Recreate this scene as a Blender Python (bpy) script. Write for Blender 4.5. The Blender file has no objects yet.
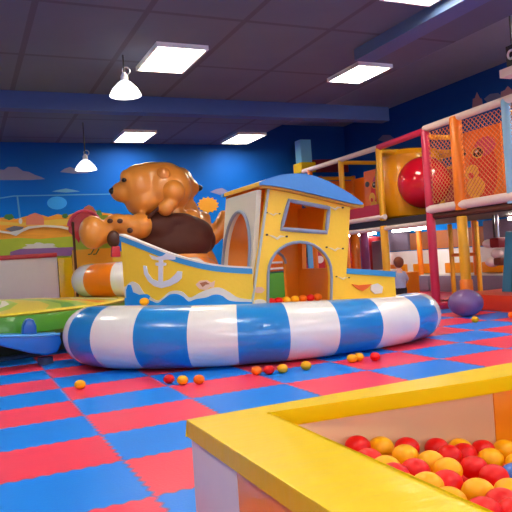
import bpy, bmesh, math, random
from mathutils import Vector as V, Matrix
random.seed(4)
sc = bpy.context.scene
C = sc.collection
PI = math.pi

# ---------------------------------------------------------------- camera and survey helpers
EYE = V((0, 0, 1.1)); FPX = 642.5
YAW, PITCH, ROLL = 0.4278, 0.0030, -0.0668
_F = V((math.sin(YAW)*math.cos(PITCH), math.cos(YAW)*math.cos(PITCH), math.sin(PITCH)))
_R0 = V((math.cos(YAW), -math.sin(YAW), 0)); _U0 = _R0.cross(_F)
_R = _R0*math.cos(ROLL) + _U0*math.sin(ROLL)
_U = _U0*math.cos(ROLL) - _R0*math.sin(ROLL)
def ray(x, y): return _F + _R*((x-256)/FPX) - _U*((y-256)/FPX)
def atX(x, y, X): d = ray(x, y); return EYE + d*(X/d.x)
def atY(x, y, Y): d = ray(x, y); return EYE + d*(Y/d.y)
def atZ(x, y, Z=0.0): d = ray(x, y); return EYE + d*((Z-EYE.z)/d.z)
def px_of(P):
    d = V(P)-EYE; k = d.dot(_F)
    return 256+FPX*d.dot(_R)/k, 256-FPX*d.dot(_U)/k, k

# ---------------------------------------------------------------- materials
def lin(c):
    return tuple((v/12.92 if v <= .04045 else ((v+.055)/1.055)**2.4) for v in [x/255 for x in c])+(1,)
MATS = {}
def mat(name, rgb, rough=.4, coat=0., bump=0., bscale=20., var=0., metal=0., spec=.5, stretch=(1, 1, 1)):
    if name in MATS: return MATS[name]
    m = bpy.data.materials.new(name); m.use_nodes = True
    nt = m.node_tree; b = nt.nodes['Principled BSDF']
    b.inputs['Base Color'].default_value = lin(rgb); b.inputs['Roughness'].default_value = rough
    b.inputs['Coat Weight'].default_value = coat; b.inputs['Coat Roughness'].default_value = .08
    b.inputs['Metallic'].default_value = metal; b.inputs['Specular IOR Level'].default_value = spec
    tc = nt.nodes.new('ShaderNodeTexCoord'); mp = nt.nodes.new('ShaderNodeMapping')
    mp.inputs['Scale'].default_value = stretch
    nt.links.new(tc.outputs['Object'], mp.inputs['Vector'])
    n = nt.nodes.new('ShaderNodeTexNoise'); n.inputs['Scale'].default_value = bscale; n.inputs['Detail'].default_value = 3
    nt.links.new(mp.outputs['Vector'], n.inputs['Vector'])
    if bump:
        bp = nt.nodes.new('ShaderNodeBump'); bp.inputs['Strength'].default_value = bump; bp.inputs['Distance'].default_value = .02
        nt.links.new(n.outputs['Fac'], bp.inputs['Height']); nt.links.new(bp.outputs['Normal'], b.inputs['Normal'])
        nt.links.new(bp.outputs['Normal'], b.inputs['Coat Normal'])
    mx = nt.nodes.new('ShaderNodeHueSaturation'); mx.inputs['Color'].default_value = lin(rgb)
    mr = nt.nodes.new('ShaderNodeMapRange'); v = max(var, .03)
    mr.inputs['To Min'].default_value = 1-v; mr.inputs['To Max'].default_value = 1+v
    nt.links.new(n.outputs['Fac'], mr.inputs['Value']); nt.links.new(mr.outputs['Result'], mx.inputs['Value'])
    nt.links.new(mx.outputs['Color'], b.inputs['Base Color'])
    MATS[name] = m; return m
def emat(name, rgb, s):
    m = bpy.data.materials.new(name); m.use_nodes = True
    b = m.node_tree.nodes['Principled BSDF']; b.inputs['Base Color'].default_value = lin(rgb)
    b.inputs['Emission Color'].default_value = lin(rgb); b.inputs['Emission Strength'].default_value = s
    MATS[name] = m; return m

YEL = mat('yellow_vinyl', (246, 208, 16), .26, .5, .35, 9, .03)
HULL = mat('yellow_paint', (252, 206, 50), .5, .1, .1, 30, .03)
GOLD = mat('amber_vinyl', (246, 150, 0), .35, .3, .15, 12, .04)
WHT = mat('white_vinyl', (236, 232, 226), .25, .5, .12, 8, .02)
CREAM = mat('cream_white_panel', (228, 220, 214), .5, .1, .1, 8, .03)
BLU = mat('blue_vinyl', (30, 134, 210), .28, .5, .12, 8, .04)
SKYB = mat('roof_blue_paint', (72, 142, 214), .5, .1, .1, 20, .03)
TRIM = mat('trim_blue_paint', (58, 150, 205), .5)
GREYB = mat('grey_blue_trim', (138, 150, 172), .5)
WAVE = mat('wave_blue_paint', (10, 146, 232), .5)
PALE = mat('pale_white_paint', (226, 220, 214), .55)
SILV = mat('silver_grey_paint', (218, 218, 226), .5)
ORG = mat('orange_vinyl', (244, 128, 6), .3, .4, .1, 10, .04)
ORGD = mat('deep_orange_panel', (252, 122, 4), .4, .2, .1, 10, .06)
RED = mat('red_plastic', (226, 24, 24), .3, .3)
REDV = mat('red_vinyl', (196, 32, 48), .4, .2, .1, 10, .05)
DRED = mat('dark_red_vinyl', (138, 22, 30), .5, .1)
PINK = mat('pink_foam', (214, 44, 84), .45, .2, .08, 14)
PINKPAD = mat('pink_pad', (214, 70, 96), .45, .2)
YPOST = mat('yellow_foam', (246, 178, 30), .45, .15, .08, 14)
OPOST = mat('orange_foam', (246, 130, 20), .45, .15, .08, 14)
LBLUE = mat('light_blue_foam', (150, 205, 240), .45, .15)
PBLUE = mat('pillar_blue_paint', (92, 176, 238), .5)
RAILW = mat('pale_pink_foam', (236, 214, 206), .45, .15)
DARK = mat('dark_steel', (44, 38, 44), .5)
GREEN = mat('green_vinyl', (84, 168, 42), .35, .3, .1, 10, .04)
LIME = mat('lime_vinyl', (168, 204, 60), .35, .3, .1, 10, .04)
YG = mat('yellow_stripe_vinyl', (232, 206, 62), .35, .3)
TUB = mat('tub_blue_plastic', (0, 122, 228), .28, .4)
DGREY = mat('dark_grey_plastic', (60, 74, 104), .45)
GCUSH = mat('grey_cushion_fabric', (134, 124, 150), .8, 0, .3, 30, .06)
BEAR = mat('bear_tan_vinyl', (222, 140, 54), .38, .25, .12, 6, .07)
OVER = mat('dark_brown_vinyl', (74, 34, 22), .42, .2, .2, 8, .1)
NOSE = mat('black_plastic', (24, 18, 20), .3, .3)
PURP = mat('purple_rubber', (122, 92, 150), .38, .25, .05, 12, .05)
PURPV = mat('purple_vinyl', (150, 74, 140), .4)
SKIN = mat('skin', (226, 170, 146), .6)
HAIR = mat('brown_hair', (124, 64, 36), .7, 0, .4, 60, .2)
SHIRT = mat('grey_shirt_cloth', (164, 170, 200), .85, 0, .3, 30, .08)
SHORT = mat('black_shorts_cloth', (30, 26, 34), .85)
STEEL = mat('pale_steel', (196, 196, 204), .3, 0, 0, 10, 0, .6)
BROWNP = mat('brown_board', (168, 96, 50), .6, 0, .1, 8, .1)
TEAL = mat('teal_vinyl', (52, 146, 186), .4, .2)
FOREST = mat('forest_green_vinyl', (34, 104, 52), .4, .2)
NET = mat('net_cord', (226, 140, 90), .8)
SIGNB = mat('sign_black', (24, 14, 20), .4)
BALLR = mat('ball_red', (232, 8, 8), .42, 0, spec=.35)
BALLY = mat('ball_yellow', (252, 176, 2), .42, 0, spec=.35)
BALLO = mat('ball_orange', (252, 118, 4), .42, 0, spec=.35)
BALLB = mat('ball_blue', (60, 110, 200), .28, .3)
LAMPW = mat('white_enamel', (240, 240, 240), .4)

# ---------------------------------------------------------------- mesh builder
WORLD = {}
class MB:
    def __init__(self): self.bm = bmesh.new(); self.mi = 0
    def _f(self, vs):
        try: f = self.bm.faces.new(vs); f.material_index = self.mi; return f
        except ValueError: return None
    def verts(self, pts): return [self.bm.verts.new(p) for p in pts]
    def box(self, x0, x1, y0, y1, z0, z1):
        v = self.verts([(x, y, z) for z in (z0, z1) for x, y in ((x0, y0), (x1, y0), (x1, y1), (x0, y1))])
        for q in ((3, 2, 1, 0), (4, 5, 6, 7), (0, 1, 5, 4), (1, 2, 6, 5), (2, 3, 7, 6), (3, 0, 4, 7)): self._f([v[i] for i in q])
        return self
    def prism(self, pts, off):                      # planar polygon extruded by a vector
        pts = [V(p) for p in pts]; off = V(off)
        a = self.verts(pts); b = self.verts([p+off for p in pts]); n = len(pts)
        self._f(a[::-1]); self._f(b)
        for i in range(n): self._f([a[i], a[(i+1) % n], b[(i+1) % n], b[i]])
        return self
    def holed(self, outer, holes, off):             # planar polygon with holes, extruded
        off = V(off); loops = [[V(p) for p in l] for l in [outer]+holes]
        sides = []
        for o in (V((0, 0, 0)), off):
            es = []; lv = []
            for l in loops:
                vs = self.verts([p+o for p in l]); lv.append(vs)
                es += [self.bm.edges.new((vs[i], vs[(i+1) % len(vs)])) for i in range(len(vs))]
            g = bmesh.ops.triangle_fill(self.bm, use_beauty=True, edges=es)
            for f in g['geom']:
                if isinstance(f, bmesh.types.BMFace): f.material_index = self.mi
            sides.append(lv)
        for la, lb in zip(*sides):
            n = len(la)
            for i in range(n): self._f([la[i], la[(i+1) % n], lb[(i+1) % n], lb[i]])
        return self
    def tube(self, path, rad, seg=12, closed=False, squash=1.0, mats=None, cap=True):
        path = [V(p) for p in path]; n = len(path)
        if not hasattr(rad, '__len__'): rad = [rad]*n
        rings = []; side = None
        for i in range(n):
            if closed: t = path[(i+1) % n]-path[i-1]
            else: t = path[min(i+1, n-1)]-path[max(i-1, 0)]
            t.normalize()
            if side is None:
                up = V((0, 0, 1)) if abs(t.z) < .9 else V((1, 0, 0)); side = t.cross(up).normalized()
            else: side = (side - t*side.dot(t)).normalized()
            up = side.cross(t)
            rings.append(self.verts([path[i] + (side*math.cos(2*PI*k/seg) + up*(math.sin(2*PI*k/seg)*squash))*rad[i] for k in range(seg)]))
        for i in range(n if closed else n-1):
            a, b = rings[i], rings[(i+1) % n]
            sh = 0
            if closed and i == n-1:
                sh = min(range(seg), key=lambda s: (a[0].co-b[s].co).length)
            for k in range(seg):
                f = self._f([a[k], b[(k+sh) % seg], b[(k+1+sh) % seg], a[(k+1) % seg]])
                if f and mats: f.material_index = mats[i]
        if not closed and cap: self._f(rings[0][::-1]); self._f(rings[-1])
        return self
    def cyl(self, a, b, r0, r1=None, seg=16): return self.tube([a, b], [r0, r0 if r1 is None else r1], seg)
    def post(self, x, y, z0, z1, r, seg=14):
        return self.tube([(x, y, z0), (x, y, z0+.01), (x, y, z1-.02), (x, y, z1)], [r*.96, r, r, r*.85], seg)
    def ball(self, c, r, seg=20, rot=None):
        r = (r, r, r) if not hasattr(r, '__len__') else r
        M = Matrix.Translation(V(c)) @ (rot.to_4x4() if rot else Matrix()) @ Matrix.Diagonal((*r, 1))
        g = bmesh.ops.create_uvsphere(self.bm, u_segments=seg, v_segments=max(6, seg*2//3), radius=1, matrix=M)
        for v in g['verts']:
            for f in v.link_faces: f.material_index = self.mi
        return self
    def lathe(self, c, prof, seg=32):               # (r, z) profile around the z axis through c
        c = V(c); rings = []
        for r, z in prof:
            if r < 1e-6: rings.append(self.verts([c+V((0, 0, z))]))
            else: rings.append(self.verts([c+V((r*math.cos(2*PI*k/seg), r*math.sin(2*PI*k/seg), z)) for k in range(seg)]))
        for a, b in zip(rings, rings[1:]):
            for k in range(seg):
                k2 = (k+1) % seg
                if len(a) == 1: self._f([a[0], b[k2], b[k]])
                elif len(b) == 1: self._f([a[k], a[k2], b[0]])
                else: self._f([a[k], a[k2], b[k2], b[k]])
        return self
    def bevel(self, w, seg=2):
        bmesh.ops.remove_doubles(self.bm, verts=self.bm.verts, dist=1e-5)
        es = [e for e in self.bm.edges if len(e.link_faces) == 2 and e.calc_face_angle(0) > .5]
        bmesh.ops.bevel(self.bm, geom=es, offset=w, segments=seg, affect='EDGES', profile=.6, clamp_overlap=True)
        return self
    def build(self, name, mats, parent=None, loc=None, smooth=True, remesh=None):
        if not isinstance(mats, (list, tuple)): mats = [mats]
        bmesh.ops.recalc_face_normals(self.bm, faces=self.bm.faces)
        if parent is not None: off = WORLD[parent.name]
        elif loc is not None: off = V(loc)
        else:
            zs = [v.co for v in self.bm.verts]
            off = V(((min(p.x for p in zs)+max(p.x for p in zs))/2, (min(p.y for p in zs)+max(p.y for p in zs))/2, min(p.z for p in zs)))
        bmesh.ops.translate(self.bm, verts=self.bm.verts, vec=-off)
        me = bpy.data.meshes.new(name); self.bm.to_mesh(me); self.bm.free()
        for m in mats: me.materials.append(m)
        o = bpy.data.objects.new(name, me); C.objects.link(o)
        if remesh:
            md = o.modifiers.new('r', 'REMESH'); md.mode = 'VOXEL'; md.voxel_size = remesh
            s = o.modifiers.new('s', 'SMOOTH'); s.iterations = 5; s.factor = .5
            bpy.context.view_layer.update()
            e = bpy.data.meshes.new_from_object(o.evaluated_get(bpy.context.evaluated_depsgraph_get()))
            o.modifiers.clear(); o.data = e
            if not e.materials:
                for m in mats: e.materials.append(m)
            me = e; me.name = name
        if smooth:
            me.polygons.foreach_set('use_smooth', [True]*len(me.polygons))
            try: me.set_sharp_from_angle(angle=math.radians(40))
            except Exception: pass
        if parent is not None: o.parent = parent
        else: o.location = off
        WORLD[o.name] = off
        return o
def tag(o, label, cat, group=None):
    o['label'] = label; o['category'] = cat
    if group: o['group'] = group
    return o
def thing(name, label, cat, loc, group=None):
    o = bpy.data.objects.new(name, None); C.objects.link(o); o.location = loc; o.empty_display_size = .2
    WORLD[o.name] = V(loc); return tag(o, label, cat, group)
def dup(root, loc, label=None):
    def rec(o, p):
        c = o.copy(); C.objects.link(c)
        if p: c.parent = p
        WORLD[c.name] = V(loc)
        for ch in [k for k in C.objects if k.parent == o]: rec(ch, c)
        return c
    r = rec(root, None); r.location = loc
    if label: r['label'] = label
    return r
def struct(o): o['kind'] = 'structure'; return o
def arc(cx, cy, rx, ry, a0, a1, n):
    return [(cx+rx*math.cos(math.radians(a0+(a1-a0)*i/n)), cy+ry*math.sin(math.radians(a0+(a1-a0)*i/n))) for i in range(n+1)]
def catmull(P, n, closed=False):
    P = [V(p) for p in P]; m = len(P); out = []
    for i in range(m if closed else m-1):
        g = (lambda k: P[k % m]) if closed else (lambda k: P[max(0, min(m-1, k))])
        a, b, c, d = g(i-1), g(i), g(i+1), g(i+2)
        for j in range(n):
            t = j/n
            out.append(.5*((2*b)+(c-a)*t+(2*a-5*b+4*c-d)*t*t+(3*b-a-3*c+d)*t**3))
    if not closed: out.append(P[-1])
    return out

# ================================================================= THE SETTING
CEIL = 4.0; BACK = 15.0; RW = 9.75; LW = -4.0; FW = -3.5; CH = 4.55; XS = 6.6
# floor: interlocking foam mats, red and blue
fm = bpy.data.materials.new('foam_mat_floor'); fm.use_nodes = True
nt = fm.node_tree; L = nt.links; bs = nt.nodes['Principled BSDF']; bs.inputs['Roughness'].default_value = .38
bs.inputs['Specular IOR Level'].default_value = .28
def nmath(op, a, b=None):
    n = nt.nodes.new('ShaderNodeMath'); n.operation = op
    for i, x in enumerate((a, b)):
        if x is None: continue
        if isinstance(x, (int, float)): n.inputs[i].default_value = x
        else: L.new(x, n.inputs[i])
    return n.outputs[0]
geo = nt.nodes.new('ShaderNodeNewGeometry'); sp = nt.nodes.new('ShaderNodeSeparateXYZ'); L.new(geo.outputs['Position'], sp.inputs[0])
wob_x = nmath('MULTIPLY', nmath('SINE', nmath('MULTIPLY', sp.outputs['X'], 75.0)), .010)
wob_y = nmath('MULTIPLY', nmath('SINE', nmath('MULTIPLY', sp.outputs['Y'], 75.0)), .010)
u = nmath('DIVIDE', nmath('ADD', nmath('SUBTRACT', sp.outputs['X'], .763), wob_y), .8504)
v = nmath('DIVIDE', nmath('ADD', nmath('SUBTRACT', sp.outputs['Y'], 3.019), wob_x), .6542)
par = nmath('FLOORED_MODULO', nmath('ADD', nmath('FLOOR', u), nmath('FLOOR', v)), 2.0)
mx = nt.nodes.new('ShaderNodeMix'); mx.data_type = 'RGBA'
L.new(par, mx.inputs['Factor']); mx.inputs[6].default_value = lin((242, 62, 88)); mx.inputs[7].default_value = lin((2, 132, 238))
def edge(c):
    fr = nmath('FRACT', c); return nmath('LESS_THAN', nmath('MINIMUM', fr, nmath('SUBTRACT', 1.0, fr)), .012)
em = nmath('MAXIMUM', edge(u), edge(v))
m2 = nt.nodes.new('ShaderNodeMix'); m2.data_type = 'RGBA'; L.new(nmath('MULTIPLY', em, .6), m2.inputs['Factor'])
L.new(mx.outputs[2], m2.inputs[6]); m2.inputs[7].default_value = lin((120, 96, 150))
L.new(m2.outputs[2], bs.inputs['Base Color'])
nz = nt.nodes.new('ShaderNodeTexNoise'); nz.inputs['Scale'].default_value = 60; L.new(geo.outputs['Position'], nz.inputs['Vector'])
bp = nt.nodes.new('ShaderNodeBump'); bp.inputs['Strength'].default_value = .12; bp.inputs['Distance'].default_value = .01
L.new(nz.outputs['Fac'], bp.inputs['Height']); L.new(bp.outputs['Normal'], bs.inputs['Normal'])
struct(MB().box(LW, RW, FW, BACK, -.1, 0).build('floor', fm))

# ceiling: painted slabs with dark joints, raised over the play frame
cm = bpy.data.materials.new('ceiling_slab'); cm.use_nodes = True
nt = cm.node_tree; L = nt.links; bs = nt.nodes['Principled BSDF']; bs.inputs['Roughness'].default_value = .75
geo = nt.nodes.new('ShaderNodeNewGeometry'); sp = nt.nodes.new('ShaderNodeSeparateXYZ'); L.new(geo.outputs['Position'], sp.inputs[0])
u = nmath('DIVIDE', nmath('ADD', sp.outputs['X'], .35), 1.22); v = nmath('DIVIDE', nmath('ADD', sp.outputs['Y'], .2), 1.83)
def edge2(c, w):
    fr = nmath('FRACT', c); return nmath('LESS_THAN', nmath('MINIMUM', fr, nmath('SUBTRACT', 1.0, fr)), w)
em = nmath('MAXIMUM', edge2(u, .03), edge2(v, .018))
nz = nt.nodes.new('ShaderNodeTexNoise'); nz.inputs['Scale'].default_value = 1.3; nz.inputs['Detail'].default_value = 6; L.new(geo.outputs['Position'], nz.inputs['Vector'])
cr = nt.nodes.new('ShaderNodeMix'); cr.data_type = 'RGBA'; L.new(nz.outputs['Fac'], cr.inputs['Factor'])
cr.inputs[6].default_value = lin((80, 94, 116)); cr.inputs[7].default_value = lin((98, 108, 126))
m2 = nt.nodes.new('ShaderNodeMix'); m2.data_type = 'RGBA'; L.new(nmath('MULTIPLY', em, .55), m2.inputs['Factor'])
L.new(cr.outputs[2], m2.inputs[6]); m2.inputs[7].default_value = lin((58, 56, 70)); L.new(m2.outputs[2], bs.inputs['Base Color'])
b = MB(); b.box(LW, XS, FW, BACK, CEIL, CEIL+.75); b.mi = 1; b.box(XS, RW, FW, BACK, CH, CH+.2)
struct(b.build('ceiling', [cm, mat('lightened_slab', (136, 146, 166), .8, 0, .05, 4, .05)], smooth=False))  # raised slab coloured lighter to stand in for light missing there
BEAMM = mat('beam_blue_paint', (52, 78, 140), .55, 0, .05, 10, .05)
struct(MB().box(LW, 8.1, 10.75, 11.0, CEIL-.28, CEIL).build('trim_1', BEAMM))
struct(MB().box(5.3, 5.62, FW, 7.75, CEIL-.16, CEIL).build('trim_2', mat('duct_grey_blue_paint', (78, 104, 150), .6, 0, .05, 10, .05)))

# painted walls (mural): a blue sky that deepens upward
def skywall(name):
    m = bpy.data.materials.new(name); m.use_nodes = True; nt_ = m.node_tree; b_ = nt_.nodes['Principled BSDF']; b_.inputs['Roughness'].default_value = .7; b_.inputs['Specular IOR Level'].default_value = .15
    g = nt_.nodes.new('ShaderNodeNewGeometry'); s = nt_.nodes.new('ShaderNodeSeparateXYZ'); nt_.links.new(g.outputs['Position'], s.inputs[0])
    n = nt_.nodes.new('ShaderNodeTexNoise'); n.inputs['Scale'].default_value = .5; nt_.links.new(g.outputs['Position'], n.inputs['Vector'])
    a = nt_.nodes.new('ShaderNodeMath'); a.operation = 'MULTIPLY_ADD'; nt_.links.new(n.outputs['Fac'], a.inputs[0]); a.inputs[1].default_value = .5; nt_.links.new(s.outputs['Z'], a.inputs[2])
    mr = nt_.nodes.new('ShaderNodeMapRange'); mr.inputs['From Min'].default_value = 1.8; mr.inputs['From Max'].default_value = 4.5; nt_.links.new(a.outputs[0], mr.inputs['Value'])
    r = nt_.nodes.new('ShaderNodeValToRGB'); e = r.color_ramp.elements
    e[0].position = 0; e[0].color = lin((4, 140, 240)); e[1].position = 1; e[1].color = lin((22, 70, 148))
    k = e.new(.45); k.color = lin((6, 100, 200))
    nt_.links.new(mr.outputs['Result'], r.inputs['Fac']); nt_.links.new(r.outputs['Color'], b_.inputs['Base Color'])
    return m
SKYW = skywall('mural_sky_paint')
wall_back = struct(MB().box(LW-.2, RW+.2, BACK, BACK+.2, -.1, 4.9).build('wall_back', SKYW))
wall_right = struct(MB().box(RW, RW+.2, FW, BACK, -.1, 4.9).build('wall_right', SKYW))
PLAIN = mat('plain_blue_wall_paint', (120, 150, 196), .6)
struct(MB().box(LW-.2, LW, FW, BACK, -.1, 4.9).build('wall_left', PLAIN))
# the wall behind the viewer, with a row of tall windows letting the day in
b = MB()
wx = [(-3.0, -.6), (0.2, 2.6), (3.4, 5.8), (6.6, 9.0)]
b.box(LW-.2, RW+.2, FW-.2, FW, -.1, .8); b.box(LW-.2, RW+.2, FW-.2, FW, 3.2, 4.9)
xs = [LW-.2]+[q for w in wx for q in w]+[RW+.2]
for i in range(0, len(xs), 2): b.box(xs[i], xs[i+1], FW-.2, FW, .8, 3.2)
struct(b.build('wall_front', PLAIN))
for i, (x0, x1) in enumerate(wx):
    b = MB(); b.box(x0, x1, FW-.12, FW-.04, .8, .88); b.box(x0, x1, FW-.12, FW-.04, 3.12, 3.2)
    for x in (x0, (x0+x1)/2-.03, x1-.06): b.box(x, x+.06, FW-.12, FW-.04, .88, 3.12)
    struct(b.build('window_%d' % (i+1), LAMPW))

# ---- mural figures painted on the back wall (thin coats of paint on the plaster)
def mural(name, polys, label, cat='mural', Y=BACK, group=None):
    b = MB(); ms = []
    for k, (pts, m) in enumerate(polys):
        if m not in ms: ms.append(m)
        b.mi = ms.index(m)
        b.prism([atY(x, y, Y)+V((0, -.004*(k+1), 0)) for x, y in pts], (0, .004*(k+1)-.0005, 0))
    return b.build(name, ms, wall_back, smooth=False)
MCL = mat('mural_cloud_paint', (118, 118, 158), .6); MCL2 = mat('mural_light_cloud_paint', (96, 160, 205), .6)
MOR = mat('mural_orange_paint', (236, 160, 40), .6, 0, 0, 3, .2, stretch=(1, 1, 8)); MYE = mat('mural_yellow_paint', (230, 190, 70), .6, 0, 0, 3, .1)
MGR = mat('mural_grass_paint', (170, 190, 46), .6, 0, 0, 4, .15); MRO = mat('mural_road_paint', (104, 104, 120), .6)
MPK = mat('mural_salmon_paint', (222, 128, 100), .6); MWH = mat('mural_white_paint', (214, 214, 206), .6); MPU = mat('mural_purple_paint', (140, 92, 156), .6)
MBR = mat('mural_bright_blue', (40, 164, 255), .6); MLI = mat('mural_line_paint', (74, 150, 206), .6); MDG = mat('mural_dark_green_paint', (60, 120, 60), .6)
def blob(cx, cy, rx, ry, n=20, w=.0, k=5): return [(cx+rx*(1+w*math.sin(k*t))*math.cos(t), cy+ry*(1+w*math.sin(k*t+1))*math.sin(t)) for t in [2*PI*i/n for i in range(n)]]
mural('painted_cloud', [([(-4, 180), (-4, 169), (4, 170), (8, 167), (17, 167), (23, 171), (29, 172), (35, 175), (41, 177), (45, 179), (30, 180)], MCL)], 'grey cloud painted high on the sky mural at the far left', 'painted cloud')
mural('painted_cloud', [([(60, 172), (64, 169), (70, 167), (76, 169), (84, 171), (90, 173), (74, 173.5)], MCL)], 'small grey cloud painted just below the far pendant lamp', 'painted cloud')
mural('painted_cloud', [([(52, 191.5), (58, 190), (66, 188.5), (74, 190), (80, 191.5), (66, 192.5)], MCL2)], 'thin pale cloud painted low on the sky mural left of the bear', 'painted cloud')
mural('painted_wire', [([(-4, 198.2), (14, 195.4), (110, 193.6), (110, 194.6), (14, 196.6), (-4, 199.4)], MLI), ([(16.5, 196), (18, 196), (21.5, 222), (19.5, 222)], MLI), (blob(20.5, 221, 1.8, 3), MWH)], 'pale blue overhead wire and lamp post painted on the mural')
mural('painted_town', [
    ([(-4, 218), (8, 217), (16, 219), (27, 216), (34, 217), (42, 215), (48, 217), (58, 214), (66, 216), (74, 213), (82, 216), (98, 212), (112, 214), (112, 262), (-4, 262)], MOR),
    ([(-4, 221), (20, 223), (60, 219), (80, 219), (80, 224), (40, 226), (-4, 225)], MYE),
    ([(26, 218), (44, 218), (44, 225), (26, 225)], MPK), ([(29, 215), (35, 213), (41, 215), (44, 218), (26, 218)], MPK),
    (blob(9, 217, 5, 3, 12, .15), MDG), (blob(98, 214, 4, 4, 12, .15), MDG), (blob(65, 216, 3, 2.4, 12, .15), MDG),
    ([(5, 229), (14, 226), (24, 227), (20, 232), (12, 232)], MRO),
    ([(-4, 230), (10, 232), (20, 230), (28, 226.5), (44, 225), (62, 226), (76, 230), (76, 232), (60, 228), (44, 227), (30, 228.6), (22, 232), (16, 236), (10, 234), (-4, 232)], MWH),
    ([(-4, 240), (18, 238), (40, 239), (76, 236), (112, 238), (112, 262), (-4, 262)], MGR),
    (blob(40, 247, 16, 4, 24, .2, 7), MWH), ([(10, 252), (20, 249), (50, 248), (76, 247), (76, 256), (10, 256)], MPU)],
    'orange and yellow hillside town with a road and grass painted low on the mural')
mural('bright_patch', [(blob(57, 203, 10, 6.5), MBR)], 'bright blue patch on the sky mural above the town')  # brighter blue ellipse laid over the wall colour
b = MB(); MSUN = mat('mural_sun_paint', (226, 158, 28), .6)
pts = []
for i in range(28):
    r = 11.2 if i % 2 else 9; t = 2*PI*i/28; pts.append((208+r*math.cos(t), 205+r*.75*math.sin(t)))
mural('painted_sun', [(pts, MSUN)], 'round orange sun with short rays painted right of the bear', 'painted sun')
mural('painted_cloud', [([(210, 192), (216, 189), (222, 188), (226, 190), (230, 193), (220, 195)], MCL)], 'grey cloud painted just above the painted sun', 'painted cloud')
# castle and clouds on the right wall
def muralX(name, polys, label, cat):
    b = MB(); ms = []
    for k, (pts, m) in enumerate(polys):
        if m not in ms: ms.append(m)
        b.mi = ms.index(m)
        b.prism([atX(x, y, RW)+V((-.004*(k+1), 0, 0)) for x, y in pts], (.004*(k+1)-.0005, 0, 0))
    return b.build(name, ms, wall_right, smooth=False)
MTW = mat('mural_tower_paint', (176, 128, 140), .6)
muralX('painted_tower', [([(472, 112), (473, 99), (475, 98), (477, 92), (480, 98), (482, 99), (484, 112)], MTW)], 'pinkish pointed tower painted on the right wall above the netted bay', 'painted tower')
muralX('painted_tower', [([(500, 108), (501, 92), (505, 90), (508, 86), (512, 90), (516, 108)], MTW)], 'pinkish tower painted at the right edge below the black sign', 'painted tower')
muralX('painted_cloud', [([(484, 99), (490, 94), (498, 93), (503, 97), (498, 101), (488, 103)], MCL)], 'dull lilac cloud painted between the two towers on the right wall', 'painted cloud')
muralX('painted_cloud', [([(378, 140), (383, 135), (390, 135), (395, 139), (388, 143)], MCL)], 'dull cloud painted on the right wall above the orange slide top', 'painted cloud')
# pillar and red banner by the back wall
pq = atY(303.2, 150, 14.3)
pl = thing('painted_pillar', 'light blue square pillar with yellow collar behind the boat roof', 'pillar', (pq.x, 14.3, 0))
PBL = mat('pillar_light_blue_paint', (130, 206, 250), .5)
MB().box(pq.x-.15, pq.x+.15, 14.15, 14.45, 3.42, CEIL-.0).build('shaft', PBL, pl)
MB().box(pq.x-.22, pq.x+.2, 14.05, 14.5, 3.16, 3.42).bevel(.03).build('collar', YEL, pl)
MB().box(pq.x-.14, pq.x+.14, 14.17, 14.43, 0, 3.16).build('lower_shaft', PBLUE, pl)
tag(MB().prism([atY(311, 160, 14.9), atY(352, 158, 14.9), atY(352, 172, 14.9), atY(311, 172, 14.9)], (0, .06, 0)).build('wall_banner', DRED), 'dark red band high on the back wall right of the blue pillar', 'banner')

# ---- ceiling lights
EML = emat('fluorescent_diffuser', (255, 250, 240), 16.0)
EMT = emat('warm_tube', (255, 226, 150), 9.0)
def troffer(x, y, label, z=CEIL, w=.33, d=.53):
    t = thing('ceiling_light', label, 'ceiling light', (x, y, z-.06), 'recessed fluorescent ceiling lights')
    b = MB()
    for q in ((x-w-.03, x-w, y-d-.03, y+d+.03), (x+w, x+w+.03, y-d-.03, y+d+.03), (x-w, x+w, y-d-.03, y-d), (x-w, x+w, y+d, y+d+.03)): b.box(*q, z-.06, z)
    b.build('frame', LAMPW, t)
    MB().box(x-w, x+w, y-d, y+d, z-.03, z).build('diffuser', EML, t)
    for k in (-.1, .06): MB().cyl((x+k, y-d+.04, z-.04), (x+k, y+d-.04, z-.04), .022, seg=10).build('tube', EMT, t)
troffer(2.82, 8.62, 'bright rectangular ceiling light above the bear, nearest the near pendant lamp')
troffer(6.0, 8.68, 'bright rectangular ceiling light high above the boat roof', w=.29, d=.44)
troffer(3.62, 14.0, 'small far ceiling light near back wall, above the bear head')
troffer(6.25, 14.0, 'small far ceiling light near back wall, right of the sun')
troffer(4.86, 5.45, 'large near ceiling light cut by the top edge of the picture')
for x, y in ((-1.0, 8.6), (-1.0, 4.6), (1.6, 4.2), (-1.0, .6), (2.2, .6), (5.0, 1.0), (8.2, 1.5), (8.2, 3.6), (8.4, 5.3), (8.6, 6.9), (-1, 14)):  # those under the raised ceiling are added as fill for the climbing frame
    troffer(x, y, 'unseen rectangular ceiling light outside the picture', CH if x > XS else CEIL)
EBULB = emat('glowing_bulb', (255, 252, 245), 30.0)
ESH = emat('glowing_white_shade', (250, 250, 250), .9)
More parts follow.
